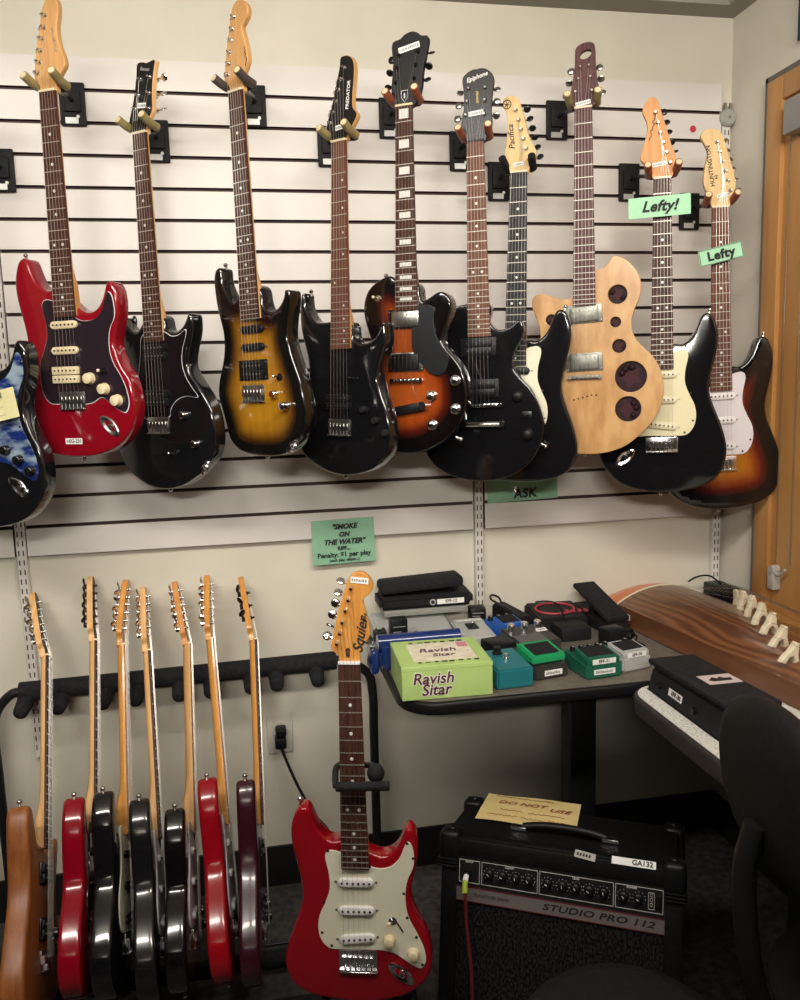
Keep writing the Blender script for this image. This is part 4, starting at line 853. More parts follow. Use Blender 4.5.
bm = bmesh.new(); tube(bm, [lc(g.W(2, 236, -46)), lc(g.W(2, 280, -68)), lc(g.W(0, 700, -78)), Vector((0, -.004, .16))], .011, 12); obj('post', bm, STEEL, e)
for a in (0, 2.0, -2.0): 
    bm = bmesh.new(); tube(bm, cr([Vector((0, 0, .20)), Vector((.12*math.sin(a), -.12*math.cos(a), .12)), Vector((.22*math.sin(a), -.22*math.cos(a), .012))], 5, False), .010, 10); o = obj('leg', bm, STEEL, e); bm = bmesh.new(); ball(bm, (.22*math.sin(a), -.22*math.cos(a), .0125), .0125); obj('rubber_foot', bm, FOAM, o)
u0, v0 = g.un(336, 787, 22); u1, v1 = g.un(389, 786, 22)
bm = bmesh.new(); tube(bm, [lc(g.W(u0, v0, 22)), lc(g.W(u1, v0-4, 22))], .0088, 12); obj('retaining_bar', bm, FOAM, e)
bm = bmesh.new(); tube(bm, cr([lc(g.W(q[0], v0+q[1], q[2])) for q in ((u0, 0, 22), (u0-3, -8, 10), (u0-4, -20, -12), (-22, -12, -42), (22, -12, -42), (37, -22, -18), (44, -18, 0))], 5, False), .0062, 10); obj('neck_yoke', bm, STEEL, e)
bm = bmesh.new(); ball(bm, lc(g.W(44, v0-18, 2)), .0165, sc=(1, 1.1, 1.05), n=14); obj('yoke_knob', bm, FOAM, e)
for q in (-1, 1):
    bm = bmesh.new(); pts = [lc(g.W(0, 700, -62)), lc(g.W(q*60, 690, -58)), lc(g.W(q*70, 692, -20)), lc(g.W(q*70, 684, 10))]; tube(bm, cr(pts, 5, False), .0085, 10); obj('cradle_arm', bm, FOAM, e)
# ------------------------------------------------------------------ tables
TZ = .735
def rrect(x0, y0, x1, y1, rs, n=8):
    out = []
    for (cx, cy, a), r in zip(((x0, y0, PI), (x1, y0, 1.5*PI), (x1, y1, 0), (x0, y1, .5*PI)), rs):
        sx = 1 if cx == x0 else -1; sy = 1 if cy == y0 else -1
        for k in range(n+1): t = a+PI/2*k/n; out.append((cx+sx*r+r*math.cos(t), cy+sy*r+r*math.sin(t)))
    return out
def tabletop(ol, z, th, m, edge, parent, name):
    me = curve_mesh([ol], th, .008); me.transform(Matrix.Translation((0, 0, z-th/2-.001))); o = link(name+'_edge', me, edge, parent, 40)
    c = sum((Vector(p) for p in ol), Vector((0, 0)))/len(ol); P = [Vector(p) for p in ol]; Q = insets(P, .009)
    me = curve_mesh([Q], .003, 0); me.transform(Matrix.Translation((0, 0, z-.0015))); return link(name, me, m, parent, None)
e = empty('side_table', 'grey topped table with thick black edge, covered in effects pedals', 'table', loc=(1.2, -.3, 0))
GT = noisy('grey_brown_laminate', (.115, .100, .080), (.16, .14, .115), sc=60, rough=.45)
tabletop([(x-1.2, y+.3) for x, y in rrect(.885, -.556, 1.93, -.005, (.09, .03, .02, .02))], TZ, .030, GT, PLB, e, 'top')
for x in (1.40,):
    bm = bmesh.new(); box(bm, (x-1.2-.036, -.02, .03), (x-1.2+.036, .05, TZ-.032), bev=.006); obj('column', bm, STEEL, e)
    bm = bmesh.new(); box(bm, (x-1.2-.04, -.25, .0), (x-1.2+.04, .25, .03), bev=.006); obj('foot', bm, STEEL, e)
e = empty('corner_table', 'white speckled table with dark edge along the right wall', 'table', loc=(1.66, -1.2, 0))
WT = noisy('white_speckled_laminate', (.42, .41, .36), (.72, .71, .66), sc=220, rough=.45, lo=.38, hi=.5)
tabletop([(x-1.66, y+1.2) for x, y in rrect(1.382, -1.95, 1.955, -.570, (.03, .03, .03, .075))], TZ+.002, .042, WT, mat('dark_brown_vinyl_edge', (.028, .022, .024), .5), e, 'top')
for y in (-.56, .40):
    bm = bmesh.new(); box(bm, (-.03+.05, y-.045, .03), (.03+.05, y+.045, TZ-.045), bev=.006); obj('column', bm, STEEL, e)
    bm = bmesh.new(); box(bm, (-.2, y-.04, 0), (.26, y+.04, .03), bev=.006); obj('foot', bm, STEEL, e)
# ------------------------------------------------------------------ things on the pedal table
def placed(name, label, cat, px_l, px_r, Z=TZ, group=None):
    """empty at the front left bottom corner, x axis along the front edge (pixels of the two front bottom corners)"""
    a = onZ(*px_l, Z); b = onZ(*px_r, Z); d = b-a; return empty(name, label, cat, loc=(a.x, a.y, Z+.0006), rotz=math.atan2(d.y, d.x), group=group), d.length
def wedge(bm, w, y0, y1, z0, zf, zb, mi=0, bev=.003, x0=0):
    vs = box(bm, (x0, y0, z0), (x0+w, y1, max(zf, zb)), mi)
    for v in vs:
        if v.co.z > z0+1e-5: v.co.z = zf if v.co.y < (y0+y1)/2 else zb
    if bev:
        es = list({e_ for v in vs for e_ in v.link_edges}); r = bmesh.ops.bevel(bm, geom=es, offset=bev, segments=2, affect='EDGES')
        for f in r['faces']: f.material_index = mi
    return vs
def frontlabel(e, x, z, w, h, txt, y=-.0004, parent=None, m=LAB, ts=.85, rx=0, name='label'):
    T = Matrix.Translation((x, y, z)) @ Matrix.Rotation(rx, 4, 'X')
    bm = bmesh.new(); box(bm, (-w/2, -.0004, -h/2), (w/2, .0004, h/2), mtx=T)
    o = obj(name, bm, m, parent or e, None)
    if txt: text(txt, h*ts, INK, T @ Matrix.Translation((0, -.0005, 0)) @ ROT, o, bold=.0003, depth=.0002)
    else:
        bm = bmesh.new(); random.seed(int(x*9999)); q = -w*.42
        while q < w*.38: d = random.uniform(.002, .004); box(bm, (q, -.0008, -h*.25), (q+d, -.0003, h*random.uniform(.1, .28)), mtx=T); q += d+.0012
        obj('label_print', bm, INKG, o, None)
    return o
def pknob(bm, x, y, z, r=.007, h=.012, mi=1): cyl(bm, (x, y, z), (x, y, z+h), r, r*.85, 14, mi)
EFX = 'effects pedals on the table'
# green cardboard box
GRN = noisy('lime_green_card', (.36, .52, .16), (.42, .58, .20), sc=14, rough=.55)
e, w = placed('pedal_box', 'lime green cardboard box reading Ravish Sitar on the table front', 'box', (402.5, 702), (493, 694.5))
bm = bmesh.new(); box(bm, (0, 0, 0), (w, .183, .074), bev=.0012, seg=1); obj('carton', bm, GRN, e, None)
bm = bmesh.new(); box(bm, (-.0006, -.0008, .066), (w+.0006, .1835, .0768), bev=.001, seg=1); lid = obj('lid', bm, GRN, e, None)
PUR = mat('plum_print', (.085, .012, .055), .5)
WOUT = mat('white_outline_print', (.75, .76, .62), .6)
for t_, z_, x_ in (('Ravish', .047, .34), ('Sitar', .021, .37)):
    text(t_, .036, WOUT, Matrix.Translation((w*x_, -.0011, z_)) @ ROT, e, bold=.0022, shear=.18, depth=.0001); text(t_, .036, PUR, Matrix.Translation((w*x_, -.0013, z_)) @ ROT, e, bold=.0006, shear=.18)
bm = bmesh.new(); box(bm, (w*.16, .03, .0766), (w*.87, .155, .0772)); o = obj('picture_panel', bm, noisy('cream_floral_print', (.62, .56, .42), (.75, .70, .58), sc=60, rough=.6), lid, None)
bm = bmesh.new(); box(bm, (w*.74, .115, .0771), (w*.86, .150, .0776)); obj('badge', bm, mat('pink_print', (.55, .22, .26), .6), o, None)
text('Ravish', .034, PUR, Matrix.Translation((w*.48, .10, .0776)), o, bold=.0004, shear=.18); text('Sitar', .028, PUR, Matrix.Translation((w*.52, .066, .0776)), o, bold=.0004, shear=.18)
bm = bmesh.new(); random.seed(3)
for y in (.022, .162):
    x = w*.2
    while x < w*.84: d = random.uniform(.006, .014); box(bm, (x, y-random.uniform(.002, .005), .0767), (x+d, y+random.uniform(.002, .006), .0772)); x += d+random.uniform(.003, .012)
obj('dancer_frieze', bm, INK, lid, None)
# long blue pedal behind it
e, w = placed('effects_pedal', 'glossy navy blue pedal behind the green box', 'effects pedal', (381, 668), (478, 662), group=None)
NAVY = mat('navy_gloss', (.010, .026, .13), .18, 0, .5)
e.location = (.868, -.335, TZ+.0006); e.rotation_euler.z = 0
bm = bmesh.new(); wedge(bm, .215, .0, .115, 0, .055, .06, 0, .012); obj('case', bm, NAVY, e, 40)
bm = bmesh.new(); tube(bm, [(.004, .035, .062), (.211, .035, .062)], .021, 16); obj('roll_bar', bm, NAVY, e, 50)
bm = bmesh.new(); box(bm, (-.022, -.02, 0), (.0, .05, .06), bev=.010); cyl(bm, (-.012, .01, .058), (-.012, .01, .064), .006, n=12, mi=1); obj('end_cheek', bm, [NAVY, CHR], e, 40)
# grey multi effect unit + black wah on it
e = empty('effects_pedal', 'long silver grey pedal board at the back left of the table', 'effects pedal', loc=(.893, -.165, TZ+.0006))
bm = bmesh.new(); wedge(bm, .206, 0, .15, 0, .040, .060, 0, .006); obj('case', bm, SILV, e, 40)
bm = bmesh.new(); box(bm, (.02, -.0006, .008), (.19, .002, .014)); obj('trim_stripe', bm, PLB, e, None)
wz = TZ+.0006+.0555
e = empty('wah_pedal', 'black rocker wah pedal on top of the silver grey pedal board', 'wah pedal', loc=(.914, -.085, wz+.006))
bm = bmesh.new(); box(bm, (.012, .0, .0), (.243, .085, .018), bev=.004); obj('silver_base', bm, mat('grey_base', (.24, .24, .22), .45), e, 40)
bm = bmesh.new(); wedge(bm, .262, -.006, .092, .019, .055, .062, 0, .010); obj('body', bm, PLM, e, 40)
bm = bmesh.new(); vs = box(bm, (.006, -.002, .067), (.236, .088, .096), bev=.009)
for v in bm.verts: v.co.z += (.118-v.co.x)*-.045
obj('treadle', bm, FOAM, e, 40)
bm = bmesh.new(); cyl(bm, (.146, -.0055, .036), (.146, -.0075, .036), .0085, n=20); cyl(bm, (.146, -.007, .036), (.146, -.0083, .036), .0055, n=16, mi=1); obj('round_emblem', bm, [SILV, INK], e)
frontlabel(e, .196, .036, .076, .014, ' EFF-12', -.0068)
# power adapters
def adapter(label, loc, rz, size, coil=True, lab=True):
    e = empty('power_adapter', label, 'power adapter', loc=loc, rotz=rz); a, b, c = size
    bm = bmesh.new(); box(bm, (-a/2, -b/2, 0), (a/2, b/2, c), bev=.005); obj('block', bm, PLB, e, 40)
    if lab: bm = bmesh.new(); [box(bm, (-a*.36, -b/2-.0006, c*z), (a*(.1+.25*(i % 2)), -b/2+.0002, c*z+.0022)) for i, z in enumerate((.25, .42, .6, .75))]; obj('rating_label', bm, INKG, e, None)
    if coil:
        bm = bmesh.new(); random.seed(int(loc[0]*1000)); pts = []
        for i in range(30): t = i*.75; pts.append((a/2+.026+.020*math.cos(t)*(.7+.3*math.sin(i*.37)), .012*math.sin(i*.31), .026+.021*math.sin(t)*(.75+.25*math.cos(i*.53))))
        pts = [(a/2-.004, 0, c*.5)]+pts+[(a/2+.06, -.02, .004)]
        tube(bm, cr(pts, 4, False), .0024, 6); obj('coiled_cord', bm, PLB, e)
    return e
adapter('black power adapter with printed label and coiled cord between the navy pedal and wah', (.945, -.185, TZ+.0006), .05, (.046, .03, .090))
adapter('black power adapter beside the wah in front of the middle standard', (1.200, -.034, TZ+.0006), -.1, (.046, .045, .060), False, True)
e = empty('effects_pedal', 'tiny black pedal at the left end behind the navy pedal', 'effects pedal', loc=(.890, -.196, TZ+.0006))
bm = bmesh.new(); box(bm, (-.012, -.012, 0), (.022, .016, .062), bev=.003); [pknob(bm, x, 0, .062, .004, .007) for x in (-.004, .014)]; obj('case', bm, [PLB, NIK], e, 40)
# pale grey box pedal
e = empty('effects_pedal', 'pale silver box pedal with a toggle and top strip beside the navy pedal', 'effects pedal', loc=(1.112, -.212, TZ+.0006), rotz=.02)
bm = bmesh.new(); wedge(bm, .092, 0, .135, 0, .028, .040, 0, .004); obj('case', bm, SILV, e, 40)
T_ = Matrix.Rotation(math.atan2(.012, .135), 4, 'X')
bm = bmesh.new(); box(bm, (.010, .108, .0305), (.082, .120, .0325), bev=.0006, mtx=T_); obj('name_strip', bm, mat('pale_plate', (.6, .6, .57), .3), e, None)
bm = bmesh.new(); box(bm, (.030, .055, .0290), (.060, .095, .0305), mtx=T_); cyl(bm, T_ @ Vector((.045, .075, .029)), T_ @ Vector((.046, .070, .042)), .003, n=8, mi=1); ball(bm, T_ @ Vector((.046, .069, .043)), .0042, 1); obj('toggle_plate', bm, [PLB, CHR], e)
# blue compact pedal
def compact(label, px_l, px_r, depth, h, m, pad, knobs=4, lab=None, lab2=None, km=PLB, chk=False, group=None, sidelab=False):
    e, w = placed('effects_pedal', label, 'effects pedal', px_l, px_r)
    bm = bmesh.new(); wedge(bm, w, 0, depth, 0, h*.62, h*.78, 0, .004); obj('case', bm, m, e, 40)
    bm = bmesh.new(); vs = wedge(bm, w*.92, .002, depth*.60, h*.60, h*.86, h*1.02, 0, .003, w*.04); tr = obj('treadle', bm, m, e, 40)
    s = h*.16/(depth*.598); T = Matrix.Translation((w/2, .012, h*.872)) @ Matrix.Rotation(math.atan(s), 4, 'X')
    bm = bmesh.new(); box(bm, (-w*.37, .004, -.0008), (w*.37, depth*.47, .0022), bev=.001, seg=1, mtx=T); obj('rubber_pad', bm, pad, tr, None)
    for i in range(knobs):
        bm = bmesh.new(); x = w*(.14+.72*i/max(knobs-1, 1)); y = depth*.82; z = h*.745; lathe(bm, [(.0075, 0), (.0068, .006), (.006, .011), (0, .011)], Matrix.Translation((x, y, z)), 14); o = obj('knob', bm, km, e, 40)
        bm = bmesh.new(); box(bm, (x-.0006, y-.006, z+.0105), (x+.0006, y, z+.0116)); obj('pointer', bm, LAB, o, None)
    if lab: frontlabel(e, w*.5, h*.725, w*.66, h*.22, lab, .0015, tr)
    if lab2: frontlabel(e, w*.5, h*.30, w*.6, h*.22, lab2 if lab2 != '-' else None, -.0006)
    return e, w
compact('bright blue compact pedal with black rubber pad in front of the middle standard', (504, 646), (526.5, 642), .105, .062, mat('cobalt_blue_metal', (.015, .10, .42), .3), FOAM, 3, None, None)
compact('dark green compact pedal labelled EFF-31 at the table front', (587, 681), (622, 676), .112, .056, mat('forest_green_metal', (.012, .11, .065), .32), FOAM, 4, 'EFF-31', '-')
compact('silver compact pedal labelled EFF-76 at the table front right', (623.5, 673.5), (651, 668), .105, .054, SILV, FOAM, 2, 'EFF-76', None)
# grey pedal with bright green treadle
e, w = placed('effects_pedal', 'dark grey pedal with bright green treadle and black pad', 'effects pedal', (535, 682), (568.5, 676))
DG = mat('charcoal_metal', (.035, .033, .032), .4); BG = mat('bright_green_metal', (.015, .30, .11), .35)
bm = bmesh.new(); wedge(bm, w, 0, .120, 0, .030, .046, 0, .004); obj('case', bm, DG, e, 40)
bm = bmesh.new(); wedge(bm, w*.98, .010, .085, .036, .052, .066, 0, .003, w*.01); tr = obj('treadle', bm, BG, e, 40)
T_ = Matrix.Translation((w/2, .016, .0535)) @ Matrix.Rotation(math.atan(.014/.075), 4, 'X')
bm = bmesh.new(); box(bm, (-w*.36, .004, 0), (w*.36, .058, .002), bev=.001, mtx=T_); obj('rubber_pad', bm, FOAM, tr, None)
bm = bmesh.new(); [box(bm, (w*(.06+.09*i), .087, .040), (w*(.06+.09*i)+.0035, .095, .062)) for i in range(10)]; obj('slider_row', bm, BG, e, None)
frontlabel(e, w*.55, .015, w*.52, .013, None)
# teal pedal
e, w = placed('effects_pedal', 'teal blue box pedal with one black knob beside the green box', 'effects pedal', (497.5, 691.2), (534, 686.3))
TEAL = mat('teal_metal', (.015, .15, .18), .35)
bm = bmesh.new(); wedge(bm, w, 0, .118, 0, .046, .056, 0, .004); obj('case', bm, TEAL, e, 40)
bm = bmesh.new(); lathe(bm, [(.012, 0), (.012, .004), (.009, .006), (.0085, .017), (0, .017)], Matrix.Translation((w*.42, .092, .053)), 18); obj('knob', bm, PLB, e, 40)
bm = bmesh.new(); cyl(bm, (w*.5, .055, .048), (w*.5, .055, .056), .007, n=14); cyl(bm, (w*.5, .055, .056), (w*.5, .055, .064), .005, n=14); obj('foot_switch', bm, CHR, e, 40)
bm = bmesh.new(); scrawl(bm, (w*.2, .070, .0535), w*.5, .006, (1, 0, .0), (0, 1, .08), 7, .0004); obj('script_logo', bm, INK, e, None)
# black adapter pad behind teal
adapter('black ribbed power adapter between the teal and pale silver pedals', (1.178, -.305, TZ+.0006), .25, (.066, .07, .046), False, False)
# black and chrome pedal with three knobs
e, w = placed('effects_pedal', 'black and chrome pedal with three big silver knobs', 'effects pedal', (520, 659), (562, 652))
bm = bmesh.new(); wedge(bm, w, 0, .105, 0, .034, .050, 0, .004); obj('case', bm, DG, e, 40)
T_ = Matrix.Translation((0, 0, .034)) @ Matrix.Rotation(math.atan(.016/.105), 4, 'X')
bm = bmesh.new(); box(bm, (w*.06, .008, .0), (w*.70, .050, .0022), bev=.0008, mtx=T_); fp = obj('face_plate', bm, mat('brushed_grey', (.16, .16, .16), .35, .6), e, None)
frontlabel(e, w*.80, .046, .03, .012, None, .06, fp, rx=-1.2)
for i in range(3):
    bm = bmesh.new(); lathe(bm, [(.0115, 0), (.0115, .003), (.010, .005), (.010, .016), (.008, .018), (0, .018)], T_ @ Matrix.Translation((w*(.18+.32*i), .086, 0)), 20); obj('knob', bm, CHR, e, 40)
# black unit with red ring, expression pedal
e = empty('effects_unit', 'flat black effects unit with a red ring at the back of the table', 'effects unit', loc=(1.338, -.150, TZ+.0006), rotz=-.05)
bm = bmesh.new(); wedge(bm, .145, 0, .13, 0, .042, .055, 0, .006); obj('case', bm, PLM, e, 40)
T_ = Matrix.Translation((.072, .07, .0500)) @ Matrix.Rotation(math.atan(.015/.13), 4, 'X')
bm = bmesh.new(); R_ = [T_ @ Vector((.055*math.cos(a), .040*math.sin(a), .0)) for a in [2*PI*i/36 for i in range(37)]]; tube(bm, R_, .0030, 6); obj('red_ring', bm, mat('red_print', (.42, .03, .05), .5), e)
bm = bmesh.new(); [box(bm, (.02+.018*i, -.036, -.0005), (.031+.018*i, -.022, .004), mtx=T_) for i in range(4)]; obj('push_buttons', bm, mat('dull_red_buttons', (.25, .03, .04), .5), e, None)
e = empty('expression_pedal', 'black expression pedal with raised flat treadle left of the zither', 'expression pedal', loc=(1.512, -.215, TZ+.0006), rotz=.12)
bm = bmesh.new(); wedge(bm, .072, 0, .20, 0, .030, .045, 0, .005); obj('base', bm, PLM, e, 40)
bm = bmesh.new(); box(bm, (.002, -.005, -.006), (.070, .19, .007), bev=.003, mtx=Matrix.Translation((0, .008, .042)) @ Matrix.Rotation(.30, 4, 'X')); obj('treadle', bm, FOAM, e, 40)
bm = bmesh.new(); cyl(bm, (.01, .10, .045), (.062, .10, .045), .014, n=14); obj('hinge', bm, PLB, e, 40)
e = empty('effects_pedal', 'long narrow black pedal with a cord behind the bright blue pedal', 'effects pedal', loc=(1.287, -.150, TZ+.0006), rotz=.30)
bm = bmesh.new(); wedge(bm, .045, 0, .135, 0, .05, .062, 0, .005); obj('case', bm, PLM, e, 40)
bm = bmesh.new(); tube(bm, cr([(.02, .11, .06), (.015, .12, .080), (-.01, .12, .09), (-.025, .10, .085), (-.02, .07, .078), (.01, .05, .058)], 6, False), .003, 6); obj('cord', bm, PLB, e)
e = empty('effects_pedal', 'small flat black box pedal before the red ring unit', 'effects pedal', loc=(1.375, -.235, TZ+.0006), rotz=.03)
bm = bmesh.new(); box(bm, (0, 0, 0), (.085, .075, .036), bev=.004); obj('case', bm, PLM, e, 40)
bm = bmesh.new(); tube(bm, cr([(.04, .06, .034), (.03, .10, .075), (-.005, .09, .09), (-.03, .11, .085)], 6, False), .0024, 6); obj('cord', bm, PLB, e)
adapter('black power adapter with tangled cords in front of the expression pedal', (1.475, -.325, TZ+.0006), .2, (.055, .05, .060), True, False)
# ------------------------------------------------------------------ zither across both tables
ZM = noisy('figured_paulownia', (.095, .036, .015), (.20, .082, .033), (1.0, .22, 1.0), 13, .3, coat=.3, wave=True, detail=1.2, dist=13, lo=.0, hi=1.0)
ZS = noisy('plain_brown_paulownia', (.115, .042, .018), (.19, .075, .030), (8, .7, 8), 3, .4, coat=.2)
ORG = noisy('orange_lacquer', (.52, .095, .012), (.62, .14, .02), sc=40, rough=.3, coat=.4)
th = .108; zt = Matrix.Translation((1.592, -.105, TZ+.0035)) @ Matrix.Rotation(th, 4, 'Z')     # -y runs toward the camera
e = empty('zither', 'long brown table zither with ivory bridges lying over both tables', 'zither', zt)
W_ = .283; H0 = .052; RISE = .040
top = lambda q: H0+RISE*(1-(2*q/W_-1)**2)
def sect(y, k=1., n=18, dz=0., hb=.0): return [Vector((W_*i/n, y, top(W_*i/n)*k+dz)) for i in range(n+1)]
bm = bmesh.new(); ys = [0, -.25, -.5, -.75, -.93]; R = [[bm.verts.new(p) for p in sect(y)] for y in ys]
for a, b in zip(R, R[1:]):
    for i in range(18): bm.faces.new((a[i], a[i+1], b[i+1], b[i])).material_index = 0
for sx in (0, 1):
    q = 0 if sx == 0 else 18; D = [bm.verts.new((W_*sx, y, 0)) for y in ys]
    for j in range(len(ys)-1): bm.faces.new((R[j][q], R[j+1][q], D[j+1], D[j])).material_index = 1
obj('soundboard', bm, [ZM, ZS], e, 30)
bm = bmesh.new(); prism(bm, [(0.004, -.004, .0), (W_-.004, -.004, 0), (W_-.004, -.925, 0), (.004, -.925, 0)], (0, 0, .004)); obj('bottom_board', bm, ZS, e, None)
bm = bmesh.new(); prof = [(0, 1.), (.035, .97), (.075, .86), (.105, .68), (.118, .45)]
R = [[bm.verts.new(p) for p in sect(y, k)] for y, k in prof]
for a, b in zip(R, R[1:]):
    for i in range(18): bm.faces.new((a[i], a[i+1], b[i+1], b[i]))
D = [bm.verts.new((0, y, .0)) for y, k in prof]; D2 = [bm.verts.new((W_, y, .0)) for y, k in prof]
for j in range(len(prof)-1):
    bm.faces.new((R[j][0], R[j+1][0], D[j+1], D[j])); bm.faces.new((R[j][18], R[j+1][18], D2[j+1], D2[j]))
bm.faces.new(R[-1]+[D2[-1], D[-1]]); obj('tail_end', bm, ORG, e, 40)
bm = bmesh.new(); tube(bm, [p+Vector((0, 0, .0012)) for p in sect(-.002)], .0028, 8); obj('binding_strip', bm, mat('ivory_binding', (.62, .56, .42), .4), e)
bm = bmesh.new(); tube(bm, [Vector((.0, -.002, H0)), Vector((0, -.002, .002))], .0026, 8); obj('corner_binding', bm, mat('ivory_binding', (.62, .56, .42), .4), e)
T_ = Matrix.Translation((-.0008, -.045, .028)) @ Matrix.Rotation(-PI/2, 4, 'Z')
bm = bmesh.new(); box(bm, (-.022, -.0004, -.008), (.022, .0004, .008), mtx=T_); o = obj('label', bm, LAB, e, None); bm = bmesh.new(); [box(bm, (-.018+.006*i, -.0009, -.003), (-.014+.006*i, -.0003, .003), mtx=T_) for i in range(6)]; obj('label_print', bm, INKG, o, None)
IV = noisy('ivory_bone', (.62, .54, .38), (.72, .65, .48), sc=30, rough=.4)
for k in range(7):
    q = .236-.034*k if k else .247; s_ = -(.215+.067*k) if k else -.212; z = top(q)+.0012; w = .016; h = .052
    bm = bmesh.new(); T_ = Matrix.Translation((q, s_, z)) @ Matrix.Rotation(-math.atan(RISE*4*(2*q/W_-1)/W_)*-1*-1, 4, 'Y') @ Matrix.Rotation(PI/2, 4, 'Z')
    ol = [(-.024, 0), (-.012, 0), (-.008, .016), (0, .022), (.008, .016), (.012, 0), (.024, 0), (.019, .016), (.011, .028), (.007, .042), (.004, h), (-.004, h), (-.007, .042), (-.011, .028), (-.019, .016)]
    me = curve_mesh([ol], .015, .0016); me.transform(T_ @ Matrix.Rotation(PI/2, 4, 'Z') @ ROT); link('bridge', me, IV, e, 40)
    bm.free()
    bm = bmesh.new(); tube(bm, [Vector((q, .0, top(q)+.001)), Vector((q, s_, z+h+.0005)), Vector((q, -.90, top(q)+.004))], .00055, 4); obj('string', bm, STR, e)
for k in range(6):
    q = .255-.0095*k; bm = bmesh.new(); tube(bm, [Vector((q, -.15, top(q)+.02)), Vector((q, -.19, top(q)+.052)), Vector((q, -.90, top(q)+.01))], .00055, 4); obj('string', bm, STR, e)
# black cases behind the zither in the corner
for k, (z, w) in enumerate(((TZ+.0006, .062), (TZ+.0412, .056))):
    e = empty('cable_box', ('lower', 'upper')[k]+' black box stacked behind the zither in the corner', 'box', loc=(1.915, -.13, z)); bm = bmesh.new()
    box(bm, (-.012, 0, 0), (w-.012, .10, .040), bev=.004); obj('case', bm, PLB, e, 40); bm = bmesh.new(); box(bm, (-.0126, .01, .018), (w-.0114, .101, .021), bev=0); obj('lid_seam', bm, mat('seam_grey', (.05, .05, .05), .5), e, None)
bm = bmesh.new(); q0 = Vector((1.925, -.09, .8195)); tube(bm, cr([Vector((0, 0, 0)), Vector((-.025, .02, .022)), Vector((-.06, .03, .020)), Vector((-.085, .035, .006))], 6, False), .0028, 6); o = obj('loose_cord', bm, PLB, None); o.location = q0; tag(o, 'thin black cord looping by the right standard above the zither', 'cord')
# ------------------------------------------------------------------ black volume pedal on the white table
e = empty('volume_pedal', 'large black volume pedal with a white sticker on the white speckled table', 'volume pedal', loc=(1.428, -.60, TZ+.0026), rotz=0)
L_ = .315; bm = bmesh.new()
prism(bm, [(0, 0, 0), (.118, 0, 0), (.118, -L_, 0), (0, -L_, 0)], (0, 0, .002)); 
vs = box(bm, (0, -L_, 0), (.118, 0, .056), 0, 0)
for v in vs:
    if v.co.z > .03: v.co.x = .010 if v.co.x < .05 else .112; v.co.y = -L_+.02 if v.co.y < -.1 else -.004; v.co.z = .052 if v.co.y > -.1 else .060
bmesh.ops.bevel(bm, geom=list({e_ for v in vs for e_ in v.link_edges}), offset=.004, segments=2, affect='EDGES'); obj('body', bm, PLM, e, 40)
bm = bmesh.new(); box(bm, (.004, -L_+.01, -.004), (.116, .006, .008), bev=.004, mtx=Matrix.Translation((0, 0, .061)) @ Matrix.Rotation(-.028, 4, 'X')); tr = obj('treadle', bm, FOAM, e, 40)
bm = bmesh.new(); T_ = Matrix.Translation((.072, -.165, .0745)) @ Matrix.Rotation(-.028, 4, 'X'); box(bm, (-.036, -.026, -.0004), (.036, .026, .0006), mtx=T_); st = obj('top_sticker', bm, mat('pale_pink_sticker', (.55, .47, .47), .5), tr, None)
bm = bmesh.new(); prism(bm, [T_ @ Vector(p) for p in ((-.026, -.004, .0007), (-.010, .012, .0007), (-.004, .002, .0007), (.006, .012, .0007), (.012, .002, .0007), (.026, .003, .0007), (.022, -.012, .0007), (-.018, -.012, .0007))], (0, 0, .0004)); obj('sticker_print', bm, INK, st, None)
T_ = Matrix.Translation((.0035, -.115, .027)) @ Matrix.Rotation(-PI/2, 4, 'Z') @ Matrix.Rotation(-.18, 4, 'X')
bm = bmesh.new(); box(bm, (-.026, -.0008, -.0075), (.026, .0004, .0075), mtx=T_); o = obj('label', bm, LAB, e, None); text('EFF-30', .013, INK, T_ @ Matrix.Translation((.004, -.0012, 0)) @ ROT, o, bold=.0003)
bm = bmesh.new(); [cyl(bm, (.006, y, .024), (-.003, y, .024), .007, n=14) for y in (-.05, -.19)]; obj('jack_socket', bm, BKM, e)
# ------------------------------------------------------------------ amplifier
aL = Vector((.951, -.615, .47)); aR = Vector((1.380, -.852, .47)); ax = math.atan2(aR.y-aL.y, aR.x-aL.x); AW = (aR-aL).length
AZ = .430; AD = .255
aR_ = Matrix.Rotation(ax, 4, 'Z') @ Matrix.Rotation(-math.radians(11), 4, 'X'); AM = Matrix.Translation(aL-aR_ @ Vector((0, 0, AZ))) @ aR_
e = empty('guitar_amplifier', 'black combo guitar amplifier with silver strip on the floor under the table', 'amplifier', AM)
TOLEX = noisy('black_tolex', (.004, .004, .004), (.008, .008, .008), sc=180, rough=.5, bump=.5); dull(.2, TOLEX)
bm = bmesh.new(); vs = box(bm, (0, .012, .02), (AW, AD, AZ-.002), 0)
for v in vs:
    pass
bmesh.ops.bevel(bm, geom=list({e_ for v in vs for e_ in v.link_edges}), offset=.012, segments=3, affect='EDGES')
obj('cabinet', bm, TOLEX, e, 40)
bm = bmesh.new(); box(bm, (0.0, 0, AZ-.045), (AW, .014, AZ-.006), bev=.006); box(bm, (0, 0, .02), (.036, .014, AZ-.045), bev=.005); box(bm, (AW-.036, 0, .02), (AW, .014, AZ-.045), bev=.005); box(bm, (.03, 0, .02), (AW-.03, .014, .05), bev=.005); obj('front_frame', bm, TOLEX, e, 40)
PAN = mat('control_panel_black', (.012, .012, .012), .35)
bm = bmesh.new(); box(bm, (.034, .003, AZ-.105), (AW-.034, .013, AZ-.044)); cp = obj('control_panel', bm, PAN, e, None)
z = AZ-.073
bm = bmesh.new()
